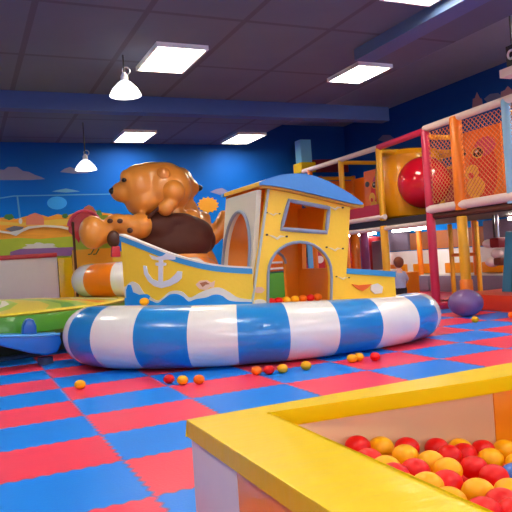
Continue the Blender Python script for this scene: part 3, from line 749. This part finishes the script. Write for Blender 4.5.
b = MB(); ell(b, 124, 180, 2.6, 2.2, YB-.30, 2); b.build('eye', NOSE, bear)
for x, y, rx, ry in ((110, 221, 3.0, 2.5), (120, 221, 3.0, 2.5), (130, 230.5, 3.0, 2.8)):
    b = MB(); ell(b, x, y, rx, ry, YB-.60, 2); b.build('paw_pad', OVER, bear)
b = MB(); ell(b, 113.5, 239, 6.6, 8.6, YB-.56, 5); b.build('sole', OVER, bear)
b = MB(); b.prism([atY(x, y, YB-.60) for x, y in ((112, 246), (120, 246), (121, 257), (111.5, 257))], (0, .09, 0)).bevel(.02); b.build('red_tag', REDV, bear)
Y2 = 12.6
bear2 = thing('inflatable_bear', 'second tan bear, mostly hidden, its dark nose pointing right', 'bear figure', tuple(atY(200, 300, Y2).xy)+(0,), 'bear figures')
b = MB(); ell(b, 181, 187, 14, 20, Y2, 18); ell(b, 190, 188, 9.5, 9, Y2, 10); ell(b, 196, 235, 17, 22, Y2, 22); ell(b, 203, 219, 8, 8, Y2, 9); ell(b, 199, 280, 22, 40, Y2, 22)
ell(b, 187, 212, 12, 14, Y2, 12)
for x, y, r in ((212, 236, 9), (218, 231, 8.5), (222, 223, 7.5), (224, 217, 6.5)): ell(b, x, y, r, r*1.1, Y2-.1, r)
b.build('body', BEAR, bear2, remesh=.04)
b = MB(); ell(b, 199.3, 188, 3.4, 3.2, Y2, 3.4); b.build('nose', NOSE, bear2)

# ================================================================= LEFT: CAROUSEL, TUB, LOW WALL, BOARD
car = thing('padded_carousel', 'round green and yellow padded carousel left behind the boat', 'carousel', (.35, 10.36, 0))
cc = V((.35, 10.36, 0)); R1 = 1.95
b = MB(); b.lathe(cc, [(R1-.05, .31), (R1, .36), (R1, .55), (R1-.02, .585)], 72); b.build('side_pad', GREEN, car)
b = MB(); b.lathe(cc, [(R1-.02, .575), (R1+.01, .60), (R1-.02, .625), (R1-.10, .625), (R1-.10, .60)], 72); b.build('rim_band', YG, car)
SW_ = [LIME, YG, GREEN, ORG, CREAM]
b = MB(); seg = 96; prof = [(R1-.09, .615), (1.4, .65), (.9, .69), (.4, .72), (0, .73)]
rings = [b.verts([cc+V((r*math.cos(2*PI*k/seg+.9*(1-r/R1)), r*math.sin(2*PI*k/seg+.9*(1-r/R1)), z)) for k in range(seg)]) for r, z in prof[:-1]]
pat = [1, 1, 0, 2, 0, 1, 3, 1, 0, 4, 0, 1]
for a_, c_ in zip(rings, rings[1:]):
    for k in range(seg): b.mi = pat[(k//2) % 12]; b._f([a_[k], a_[(k+1) % seg], c_[(k+1) % seg], c_[k]])
apex = b.verts([cc+V((0, 0, .73))])[0]
for k in range(seg): b.mi = pat[(k//2) % 12]; b._f([rings[-1][k], rings[-1][(k+1) % seg], apex])
b.build('top_pad', SW_, car)
b = MB(); b.lathe(cc, [(0, 0), (1.3, 0), (1.3, .31), (R1-.06, .31), (R1-.06, .34), (0, .34)], 48); b.build('base', mat('carousel_dark_base', (34, 52, 34), .6), car)
tub = thing('swing_tub', 'blue plastic boat shaped tub on the mats left of the striped tube', 'tub', tuple(atY(30, 356, 7.95).xy)+(0,))
b = MB(); YT = 7.95
tb = [(-22, 336), (0, 335.5), (40, 334.5), (59, 333.5), (62, 343), (58, 352), (47, 355.5), (30, 353.5), (14, 349.5), (0, 346), (-22, 342)]
b.prism([atY(x, y, YT) for x, y in tb], (0, .32, 0)).bevel(.03, 3); b.build('shell', TUB, tub)
b = MB(); b.tube([atY(x, y, YT-.015) for x, y in ((-22, 336.5), (0, 336.3), (40, 335.5), (60, 334.2))], .018, 8); b.build('lip', mat('tub_light_blue_lip', (70, 170, 240), .3), tub)
b = MB(); b.prism([atY(x, y, YT+.04) for x, y in ((22, 336), (23, 326), (26, 320), (30, 318.5), (34, 320), (36.5, 326), (37, 336))], (0, .2, 0)).bevel(.025, 3); b.build('backrest_knob', mat('tub_deep_blue', (24, 98, 190), .3, .3), tub)
b = MB(); q = atY(45, 354, YT+.16); b.cyl((q.x, q.y, 0), (q.x, q.y, .08), .09); b.build('foot', DGREY, tub)
b = MB(); a_ = atZ(-14, 362, .03); c_ = atZ(46, 352.5, .03); b.tube([a_, c_], .035, 10); tag(b.build('floor_bar', DGREY), 'grey-blue metal bar lying on the mats under the blue tub', 'bar')
# low padded wall by the mural
YW = 13.9
def lowbox(x0, x1, ytop, m, name, parent, Y=YW, th=.22, zlo=0.0):
    A, B = atY(x0, ytop, Y), atY(x1, ytop, Y)
    b = MB(); b.box(A.x, B.x, Y, Y+th, zlo, A.z).bevel(.02); return b.build(name, m, parent)
lw = thing('low_padded_wall', 'white and yellow low padded wall in front of the mural at left', 'low wall', (1.0, 13.9, 0))
lowbox(-30, 57.5, 262, CREAM, 'white_pad', lw); lowbox(57.8, 72, 258, YEL, 'yellow_pad', lw); lowbox(72.3, 128, 254, YEL, 'yellow_pad', lw, th=.2)
A, B = atY(-30, 262, YW), atY(57.5, 262, YW); b = MB(); b.box(A.x, B.x, YW-.03, YW+.26, A.z, A.z+.09).bevel(.02); b.build('red_cap', REDV, lw)
bd = thing('painted_board', 'lime green standing board with a red feathered disc left of the bear', 'board', tuple(atY(90, 300, 12.9).xy)+(0,))
YD = 12.9
b = MB(); b.prism([atY(x, y, YD) for x, y in ((73, 221), (74, 217), (108, 215), (112, 250), (74, 251))]+[], (0, .06, 0)); b.build('panel', LIME, bd, smooth=False)
A, B = atY(73, 250, YD), atY(112, 250, YD); b = MB(); b.box(A.x, B.x, YD-.02, YD+.14, 0, A.z-.0); b.build('base_box', YPOST, bd)
b = MB(); b.cyl(tuple(atY(72.8, 222, YD-.03).xy)+(0,), atY(72.8, 222, YD-.03), .025, seg=8); b.build('edge_post', mat('board_dark_edge', (96, 52, 30), .6), bd)
disc = [(85+16.5*math.cos(t), 228.5+17*math.sin(t)) for t in [2*PI*(.47+i/24*.58) for i in range(25)]]
fl = [(99, 232), (95, 230), (89, 236), (86.5, 233.5), (85, 240), (81, 237), (79, 243), (75.5, 238)]
b = MB(); b.prism([atY(x, y, YD-.02) for x, y in disc+fl], (0, .018, 0)); b.build('red_disc', REDV, bd, smooth=False)
b = MB(); b.tube([atY(x, y-.4, YD-.02) for x, y in disc[2:-3]], .035, 8); b.build('disc_rim', PINKPAD, bd)
b = MB(); b.prism([atY(x, y, YD-.005) for x, y in ((81, 213), (85, 207), (89, 205), (93, 207), (97, 213))], (0, .05, 0)); b.build('orange_crest', mat('crest_orange_paint', (228, 128, 80), .5), bd, smooth=False)
for k in (0, 1):
    b = MB(); b.tube([atY(x+k*5, y, YD-.02) for x, y in ((94, 249), (91, 254), (88, 254.5))], .012, 6); b.build('bird_foot', MDG, bd)

YH = 11.6
A, B = atY(250, 300, YH), atY(296, 300, YH)
hut = thing('play_hut', 'orange and green play hut behind the boat, seen through its cabin', 'play hut', ((A.x+B.x)/2, YH+.5, 0))
b = MB(); b.box(A.x, B.x, YH, YH+.9, .80, 1.75).bevel(.03); b.build('orange_block', ORG, hut)
b = MB(); b.box(A.x-.04, B.x+.04, YH-.04, YH+.94, 0, .78).bevel(.03); b.build('green_base', GREEN, hut)
for z in (.86, .98): b = MB(); b.tube([(A.x, YH-.06, z), (B.x, YH-.06, z)], .022, 8); b.build('rail', CREAM, hut)
b = MB(); b.lathe(((A.x+B.x)/2, YH+.45, 1.75), [(0, 0), (.4, 0), (.34, .16), (.18, .27), (0, .31)], 20); b.build('dome_cap', YEL, hut)

# ================================================================= RIGHT: CLIMBING FRAME
XF, XB, ZD = 7.5, 9.45, 1.66
fr = thing('climbing_frame', 'two storey soft play climbing frame along the right wall', 'climbing frame', (8.5, 9.5, 0))
def fpost(x, y, z0, z1, r, m): MB().post(x, y, z0, z1, r).build('post', m, fr)
def frail(x0, y0, z0, x1, y1, z1, r, m, nm='rail'): MB().tube([(x0, y0, z0), (x1, y1, z1)], r, 12).build(nm, m, fr)
YP = {'blue': 7.12, 'orange': 8.2, 'pink': 8.97, 'yel': 10.36, 'y2': 11.75, 'y3': 13.1}
MB().box(XF+.03, XB, 5.2, 14.3, ZD-.10, ZD+.02).build('deck', DARK, fr)
fpost(XF, YP['pink'], 0, 3.14, .075, PINK)
fpost(XF, YP['orange'], ZD, 3.2, .10, OPOST); fpost(XF, YP['orange'], .52, ZD-.1, .085, YPOST); fpost(XF, YP['orange'], 0, .52, .105, OPOST)
fpost(XF, YP['blue'], ZD, 3.22, .07, LBLUE); fpost(XF, 5.85, 0, 3.25, .08, LBLUE)
fpost(XF, YP['yel'], ZD, 3.08, .065, YPOST); fpost(XF, YP['yel'], 0, ZD-.1, .075, YPOST)
fpost(XF, YP['y2'], ZD, 3.08, .06, YPOST); fpost(XF, YP['y2'], 0, ZD-.1, .07, OPOST)
fpost(XF, YP['y3'], 0, 3.08, .06, OPOST)
for yy in (5.85, 7.12, 8.5, 10.0, 11.75, 13.1): fpost(XB, yy, 0, 3.05, .06, OPOST)
frail(XF, 5.2, 3.24, XF, YP['pink'], 3.16, .062, RAILW); frail(XF, YP['pink'], 3.13, XF, YP['yel'], 3.09, .06, PINK); frail(XF, YP['yel'], 3.09, XF, 13.4, 3.08, .055, RAILW)
frail(XF-.02, 5.2, ZD+.11, XF-.02, YP['pink'], ZD+.08, .075, RAILW, 'deck_edge_pad'); frail(XF-.02, YP['yel']-.1, ZD+.07, XF-.02, 14.2, ZD+.05, .05, RAILW, 'deck_edge_pad')
frail(XF, 9.05, ZD-.15, XF, 14.2, ZD-.17, .045, RAILW, 'deck_edge_pad')
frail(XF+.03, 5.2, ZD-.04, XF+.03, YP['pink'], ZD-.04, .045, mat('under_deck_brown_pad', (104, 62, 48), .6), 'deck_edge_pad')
for yy in (7.12, 8.97, 10.36, 11.75): frail(XF, yy, 3.02, XB, yy, 3.02, .045, YPOST)
frail(XB, 5.2, 3.0, XB, 13.4, 3.0, .05, YPOST); frail(XB, 5.2, 2.72, XB, 13.4, 2.72, .04, YPOST); frail(XB, 10.3, 2.4, XB, 13.4, 2.4, .04, OPOST)
# back panels of the upper storey
def fpanel(name, x0, x1, y0, y1, X, m, th=.05):
    b = MB(); P = [atX(x, y, X) for x, y in ((x0, y0), (x1, y0), (x1, y1), (x0, y1))]
    ya, yb = P[1].y, P[0].y; zt, zb = max(P[0].z, P[1].z), P[3].z
    b.box(X, X+th, ya, yb, max(zb, ZD+.03), zt).bevel(.012); return b.build(name, m, fr)
b = MB(); b.box(XB-.02, XB+.03, 11.9, 14.2, ZD+.03, 2.98); b.build('back_panel', ORGD, fr)
b = MB(); b.box(XB-.03, XB+.03, 10.1, 11.65, ZD+.03, 2.7); b.build('back_panel', REDV, fr)
b = MB(); b.box(XB-.03, XB+.03, 8.55, 9.95, ZD+.03, 2.66); b.build('back_panel', ORGD, fr)
b = MB(); b.box(XF+.02, XF+.06, 10.5, 14.2, ZD+.03, ZD+.34); b.build('kick_panel', REDV, fr)
b = MB(); b.box(XF+.08, XB-.06, 14.22, 14.28, ZD+.03, 2.95); b.build('end_panel', ORGD, fr)
for x in (XF, 8.45, XB): fpost(x, 14.25, 0, 3.08, .06, OPOST)
frail(XF, 14.25, 3.02, XB, 14.25, 3.02, .05, YPOST); frail(XF, 14.25, 2.6, XB, 14.25, 2.6, .04, YPOST)
b = MB(); b.box(XF+.08, XB-.06, 14.22, 14.28, .14, ZD-.12); ep = b.build('end_panel', REDV, fr)
for cx, cz, r, m in ((7.95, 1.15, .16, 'k'), (8.25, .95, .12, 'w'), (8.32, 1.25, .14, 'k'), (7.8, .8, .12, 'p'), (8.7, 1.1, .16, 'k'), (9.0, .9, .14, 'w')):
    b = MB(); b.prism([(cx+r*math.cos(t), 14.21, cz+r*.8*math.sin(t)) for t in [2*PI*i/18 for i in range(18)]], (0, .0095, 0)); b.build('printed_spot', {'k': DARK, 'w': CREAM, 'p': PINK}[m], ep, smooth=False)
# printed panels with a plain animal face
FACEY = mat('print_yellow', (255, 196, 60), .5); FACEK = mat('print_dark', (50, 30, 28), .5); FACEP = mat('print_pink', (220, 60, 110), .5); FACER = mat('print_red', (232, 40, 24), .5)
def facepanel(X, Y0_, Y1_, zt):
    W = Y1_-Y0_; z0 = ZD+.04; H_ = zt-z0
    b = MB(); b.box(X, X+.04, Y0_, Y1_, z0, zt); p = b.build('face_panel', ORGD, fr)
    def sp(name, cy, cz, ry, rz, m, lift=1):
        b = MB(); b.prism([(X-.004*lift, Y1_-(cy+ry*math.cos(t))*W, z0+(cz+rz*math.sin(t))*H_) for t in [2*PI*i/20 for i in range(20)]], (.004*lift-.0005, 0, 0)); b.build(name, m, p, smooth=False)
    sp('red_patch', .60, .45, .30, .40, FACER); sp('pink_patch', .68, .76, .22, .12, FACEP, 2); sp('yellow_patch', .42, .26, .2, .14, FACEY, 2); sp('yellow_patch', .36, .46, .15, .1, FACEY, 2)
    sp('dark_spot', .16, .74, .10, .055, FACEK, 3); sp('dark_spot', .52, .70, .14, .075, FACEY, 2); sp('dark_spot', .52, .70, .11, .058, FACEK, 3); sp('eye_highlight', .50, .71, .03, .018, PALE, 4)
    sp('dark_spot', .42, .06, .22, .045, FACEK, 3); sp('muzzle_mark', .34, .42, .06, .04, FACER, 3)
facepanel(7.85, 7.60, 8.64, 2.98)
facepanel(7.9, 10.78, 11.5, 2.78)
# netting on the two near bays
def net(y0, y1, z0, z1, X):
    b = MB(); s_ = .085; r_ = .0065
    for sg in (1, -1):
        k = -int((z1-z0)/s_)-1
        while k*s_ < (y1-y0):
            ys = y0+k*s_; t0 = max(0, y0-ys); t1 = min(z1-z0, y1-ys)
            if t1-t0 > .02:
                za, zb = (z0+t0, z0+t1) if sg > 0 else (z1-t0, z1-t1)
                b.tube([(X, ys+t0, za), (X, ys+t1, zb)], r_, 4, cap=False)
            k += 1
    b.build('netting', NET, fr)
net(8.30, 8.90, ZD+.18, 3.08, XF); net(7.19, 8.10, ZD+.18, 3.1, XF); net(5.95, 7.05, ZD+.18, 3.12, XF)
# slide top and bubble
sx, sy = 8.4, 10.62
POD = mat('pod_amber_plastic', (255, 172, 8), .25, .5, .05, 6, .03)
sl = thing('crawl_pod', 'fat amber pod with a red bubble window on the upper deck', 'play pod', (sx, sy, ZD+.02))
b = MB(); b.lathe((sx, sy, ZD+.02), [(0, 0), (.50, 0), (.60, .06), (.68, .3), (.70, .6), (.69, .9), (.66, 1.08), (.665, 1.12), (.63, 1.22), (.64, 1.26), (.58, 1.36), (.4, 1.41), (0, 1.43)], 44); b.build('pod_shell', POD, sl)
b = MB(); b.ball((8.12, 9.84, ZD+.67), (.5, .5, .5), 32); b.build('bubble_window', mat('dome_red_plastic', (232, 20, 46), .15, .6), sl)
b = MB(); b.tube([V((8.15+.3*0, 9.98, ZD+.67))+V((math.cos(t)*.47*.95, math.cos(t)*.47*.3, math.sin(t)*.47)) for t in [2*PI*i/36 for i in range(36)]], .03, 8, closed=True); b.build('bubble_flange', OPOST, sl)
# ---- ground floor of the frame
b = MB(); b.box(7.42, 9.3, 8.75, 14.15, 0, .11).bevel(.03); b.build('floor_pad', PINK, fr)
b = MB(); b.box(7.62, 9.3, 5.2, 8.68, 0, .26).bevel(.03); b.build('floor_pad', mat('step_red_orange_vinyl', (216, 58, 30), .4, .2), fr)
EUD = emat('batten_diffuser', (255, 248, 236), 26.0)
for yy, lab in ((11.4, 'white batten lamp under the deck above the grey bench'), (8.0, 'white batten lamp under the deck above the yellow block wall'), (13.2, 'white batten lamp under the deck above the dark red bolster')):
    bt = thing('batten_lamp', lab, 'batten lamp', (8.9, yy, ZD-.2), 'batten lamps under the deck')
    b = MB(); b.box(8.84, 8.96, yy-.55, yy+.55, ZD-.14, ZD-.10); b.build('housing', LAMPW, bt)
    b = MB(); b.box(8.86, 8.94, yy-.53, yy+.53, ZD-.19, ZD-.14); b.build('diffuser', EUD, bt)
# bench along the wall
be = thing('wall_bench', 'long grey cushioned bench by the wall under the climbing frame', 'bench', (9.6, 11, 0))
for y0 in (9.15, 10.25, 11.35, 12.45):
    b = MB(); b.box(9.30, 9.40, y0, y0+1.06, .115, .45).bevel(.02); b.build('front_cushion', GCUSH, be)
b = MB(); b.box(9.40, 9.74, 9.1, 13.6, 0, .47); b.build('seat_base', CREAM, be)
for y0 in (9.25, 10.35, 11.45, 12.55):
    b = MB(); b.box(9.62, 9.70, y0, y0+.8, .49, .71).bevel(.02); b.build('yellow_pad', GOLD, be)
b = MB(); b.box(9.70, 9.74, 9.1, 13.6, .47, 1.02); b.build('back_board', LAMPW, be)
tag(MB().box(9.70, 9.742, 10.0, 12.4, 1.04, 1.44).build('wall_board', BROWNP), 'brown board on the wall above the white bench back', 'board')
for i, (y0, lab) in enumerate(((9.12, 'grey padded wall mat right of the brown board'), (12.44, 'grey padded wall mat left of the brown board'), (7.2, 'grey padded wall mat low on the right wall nearest the viewer'), (8.16, 'grey padded wall mat on the right wall next to the white bench back'))):
    tag(MB().box(9.66, 9.745, y0, y0+(.86 if y0 > 9 else .93), 1.04 if y0 > 9 else .75, 1.54).bevel(.02).build('wall_mat', GCUSH), lab, 'wall mat', 'grey wall mats')
lb = thing('low_block_wall', 'white and yellow low block wall on the red step at right', 'low wall', (9.0, 7.5, .26))
b = MB(); b.box(8.95, 9.2, 7.95, 8.3, .26, .72).bevel(.02); b.build('white_block', CREAM, lb)
b = MB(); b.box(8.95, 9.2, 7.0, 7.93, .26, .74).bevel(.02); b.build('yellow_block', GOLD, lb)
b = MB(); b.box(8.95, 9.2, 6.2, 6.98, .26, .74).bevel(.02); b.build('white_block', CREAM, lb)
gt = thing('small_gate', 'thin yellow pipe gate behind the orange post', 'gate', (8.6, 9.6, .11))
p0, p1 = (8.6, 9.05), (8.6, 9.75)
for p in (p0, p1): b = MB(); b.post(p[0], p[1], .11, 1.5, .045); b.build('upright', YPOST, gt)
b = MB(); b.tube([(8.6, 9.05, .9), (8.6, 9.75, .9)], .035, 10); b.build('crossbar', OPOST, gt)
# bolsters and blocks in the far lower bay
def bolster(px, Xp, z0, z1, r, m, lab):
    q = atX(px, 250, Xp); b = MB(); b.post(Xp, q.y, z0, z1, r); tag(b.build('bolster', m), lab, 'bolster', 'standing bolsters')
bolster(365, 8.6, .11, 1.55, .10, PURPV, 'purple standing bolster under the deck right of the cabin')
bolster(375, 9.08, .11, 1.42, .17, DRED, 'dark red standing bolster under the deck beside the purple one')
bolster(355, 8.3, .11, 1.55, .10, ORG, 'orange standing bolster under the deck nearest the cabin roof end')
tag(MB().box(8.52, 8.74, 11.9, 12.3, .11, 1.3).bevel(.03).build('foam_block', GCUSH), 'tall grey foam block behind the yellow post', 'foam block', 'foam blocks')
for x0, x1, ya, yb, zt, m, lab in ((8.1, 8.45, 11.85, 12.5, .62, GOLD, 'amber foam block under the deck above the boat stern'), (8.1, 8.6, 11.3, 11.8, .66, CREAM, 'pale foam block under the deck left of the yellow post'), (8.1, 8.55, 10.7, 11.2, .60, GOLD, 'amber foam block just left of the yellow post')):
    tag(MB().box(x0, x1, ya, yb, .11, zt).bevel(.03).build('foam_block', m), lab, 'foam block', 'foam blocks')
mini = thing('small_slide', 'orange red slide leaning under the deck by the cabin', 'slide', (7.9, 12.1, .11))
b = MB(); b.prism([(7.9, 12.9, .11), (7.9, 12.9, 1.1), (7.9, 12.7, 1.12), (7.9, 11.9, .2), (7.9, 11.85, .11)], (.14, 0, 0)); b.build('chute', mat('slide_orange_red', (240, 92, 20), .4, .2), mini)
# teal and green leaning panel, hanging toy, white block
pn = thing('leaning_panel', 'teal and dark green panel standing at the right picture edge', 'panel', tuple(atX(508, 270, 8.2).xy)+(.26,))
A = [atX(x, y, 8.2) for x, y in ((505.5, 231.5), (513.5, 231.5), (509, 269.5), (500.5, 268.5))]
b = MB(); b.prism([p if i < 2 else V((p.x, p.y, .26)) for i, p in enumerate(A)], (.06, 0, 0)); b.build('teal_board', TEAL, pn, smooth=False)
A = [atX(x, y, 8.22) for x, y in ((513.6, 231.5), (524, 231.5), (520, 269), (509.2, 269.5))]
b = MB(); b.prism([p if i < 2 else V((p.x, p.y, .26)) for i, p in enumerate(A)], (.05, 0, 0)); b.build('green_board', FOREST, pn, smooth=False)
ht = atX(497, 240, 8.3); hy = ht.y
hang = thing('hanging_toy', 'hanging toy of black and silver rods with a dark red block', 'hanging toy', (8.3, hy, .7))
b = MB(); b.cyl((8.3, hy+.05, 1.16), (8.3, hy+.05, ZD-.1), .022, seg=8); b.build('black_rod', NOSE, hang)
b = MB(); b.cyl((8.3, hy-.03, 1.16), (8.3, hy-.03, ZD-.1), .025, seg=8); b.build('silver_rod', STEEL, hang)
b = MB(); b.box(8.2, 8.4, hy-.13, hy+.08, 1.0, 1.17).bevel(.03); b.build('red_block', DRED, hang)
b = MB(); b.ball((8.28, hy+.17, 1.08), (.11, .11, .075), 16); b.build('pale_float', RAILW, hang)
b = MB(); b.ball((8.28, hy+.0, .9), (.1, .1, .09), 16); b.build('pale_float', RAILW, hang)
b = MB(); b.ball((8.28, hy+.12, .76), (.12, .12, .09), 16); b.build('pale_float', RAILW, hang)
b = MB(); b.box(8.2, 8.4, hy-.14, hy+.02, .7, .83).bevel(.03); b.build('brown_block', mat('toy_brown', (110, 56, 40), .5), hang)
q = atZ(450, 307, 0); tag(MB().box(q.x-.1, q.x+.14, q.y-.06, q.y+.3, 0, .11).bevel(.015).build('white_block', LAMPW), 'small white block on the mats between pink post and purple ball', 'block')
q = atZ(469, 317.5, 0); b = MB(); b.ball((q.x+.1, q.y+.16, .205), (.262, .262, .205), 36); tag(b.build('exercise_ball', PURP), 'big purple exercise ball on the mats before the climbing frame', 'ball')
# black hanging sign at the right edge
sg = thing('hanging_sign', 'black hanging sign with a white letter at the top right edge', 'sign', tuple(atX(520, 70, 7.0).xy)+(atX(520, 78, 7.0).z,))
P = [atX(x, y, 7.0) for x, y in ((505.5, 47), (548, 38), (548, 60), (505.5, 70))]
b = MB(); b.box(7.0, 7.06, P[1].y, P[0].y, P[3].z, P[0].z); b.build('board', SIGNB, sg)
P2 = [atX(x, y, 6.96) for x, y in ((501.5, 72), (548, 60), (548, 66), (502, 78.5))]
b = MB(); b.box(6.92, 7.12, P2[1].y, P2[0].y, P2[3].z, P[3].z); b.build('ledge', RAILW, sg)
lc = atX(511.2, 54.5, 6.995); k = px_of(lc)[2]/FPX
b = MB(); b.tube([(6.99, lc.y-3.1*k*1.25*math.cos(t), lc.z+4.2*k*math.sin(t)) for t in [math.radians(a_) for a_ in range(45, 316, 15)]][::-1], .016, 8); b.build('letter', LAMPW, sg)
for yy in (P[0].y-.08, P[1].y+.08): b = MB(); b.cyl((7.03, yy, P[0].z), (7.03, yy, CH), .012, seg=6); b.build('hanger', DARK, sg)

# ================================================================= THE CHILD
kx, ky = 7.22, 9.60
kid = thing('person', 'small child with brown hair in grey shirt seen from behind', 'person', (kx, ky, 0))
def kp(r, f, z): return V((kx, ky, 0))+_RT*r+_FW*f+V((0, 0, z))
b = MB()
def limb(b, pts, rs):
    pth = catmull(pts, 6); rr = [q.x for q in catmull([(r, 0, 0) for r in rs], 6)]
    b.tube(pth, rr, 14); b.ball(pts[0], rs[0]*.98, 12); b.ball(pts[-1], rs[-1]*.98, 12)
limb(b, [kp(0, 0, .38), kp(0, 0, .5), kp(0, .0, .62), kp(0, 0, .68)], [.085, .08, .08, .06])
limb(b, [kp(0, 0, .66), kp(0, .0, .74)], [.04, .038])
b.ball(kp(0, .01, .83), (.082, .095, .10), 20, VIEWROT)
for s_ in (-1, 1):
    limb(b, [kp(s_*.05, 0, .38), kp(s_*.055, -.005, .21), kp(s_*.055, 0, .06)], [.06, .045, .032])
    limb(b, [kp(s_*.055, -.01, .035), kp(s_*.06, .08, .03)], [.03, .026])
    limb(b, [kp(s_*.09, 0, .635), kp(s_*.125, .02, .50), kp(s_*.10, .12, .44), kp(s_*.08, .17, .44)], [.04, .034, .028, .022])
    b.ball(kp(s_*.084, .0, .825), (.014, .022, .026), 10, VIEWROT)
    for j in range(4): limb(b, [kp(s_*.08+(j-1.5)*.011, .18, .44), kp(s_*.078+(j-1.5)*.012, .225-.004*abs(j-1), .432)], [.0075, .006])
    limb(b, [kp(s_*.06, .17, .446), kp(s_*.05, .2, .455)], [.0085, .0065])
b.ball(kp(0, .105, .815), (.012, .014, .014), 8, VIEWROT)
b.build('body', SKIN, kid, remesh=.0085)
b = MB(); b.ball(kp(0, -.012, .855), (.093, .098, .095), 24, VIEWROT); b.ball(kp(0, -.04, .815), (.082, .06, .07), 20, VIEWROT); b.build('hair', HAIR, kid, remesh=.009)
b = MB(); limb(b, [kp(0, 0, .385), kp(0, 0, .5), kp(0, 0, .61), kp(0, 0, .665)], [.112, .104, .098, .06])
for s_ in (-1, 1): limb(b, [kp(s_*.07, 0, .635), kp(s_*.125, .012, .54)], [.056, .05])
b.build('shirt', SHIRT, kid, remesh=.012)
b = MB(); limb(b, [kp(0, 0, .31), kp(0, 0, .40)], [.106, .11])
for s_ in (-1, 1): limb(b, [kp(s_*.052, 0, .36), kp(s_*.056, 0, .23)], [.072, .068])
b.build('shorts', SHORT, kid, remesh=.012)
for s_ in (-1, 1):
    b = MB(); b.ball(kp(s_*.03, .088, .845), (.010, .006, .010), 8, VIEWROT); b.build('eye', NOSE, kid)
b = MB(); b.ball(kp(0, .093, .775), (.022, .006, .006), 8, VIEWROT); b.build('mouth', mat('lip_pink', (190, 96, 90), .5), kid)

# ================================================================= CAMERA, WORLD, LOOK
cam = bpy.data.cameras.new('camera'); cam.sensor_width = 36; cam.lens = FPX*36/512; cam.clip_end = 200
co = bpy.data.objects.new('camera', cam); C.objects.link(co)
M = Matrix((( _R.x, _U.x, -_F.x), (_R.y, _U.y, -_F.y), (_R.z, _U.z, -_F.z))).to_4x4(); M.translation = EYE
co.matrix_world = M; sc.camera = co
wd = bpy.data.worlds.new('sky'); sc.world = wd; wd.use_nodes = True
bg = wd.node_tree.nodes['Background']; bg.inputs['Color'].default_value = (.82, .9, 1, 1); bg.inputs['Strength'].default_value = 3.0
sc.view_settings.view_transform = 'Standard'; sc.view_settings.look = 'None'; sc.view_settings.gamma = 1
sc.view_settings.use_curve_mapping = False; sc.view_settings.exposure = 0.62
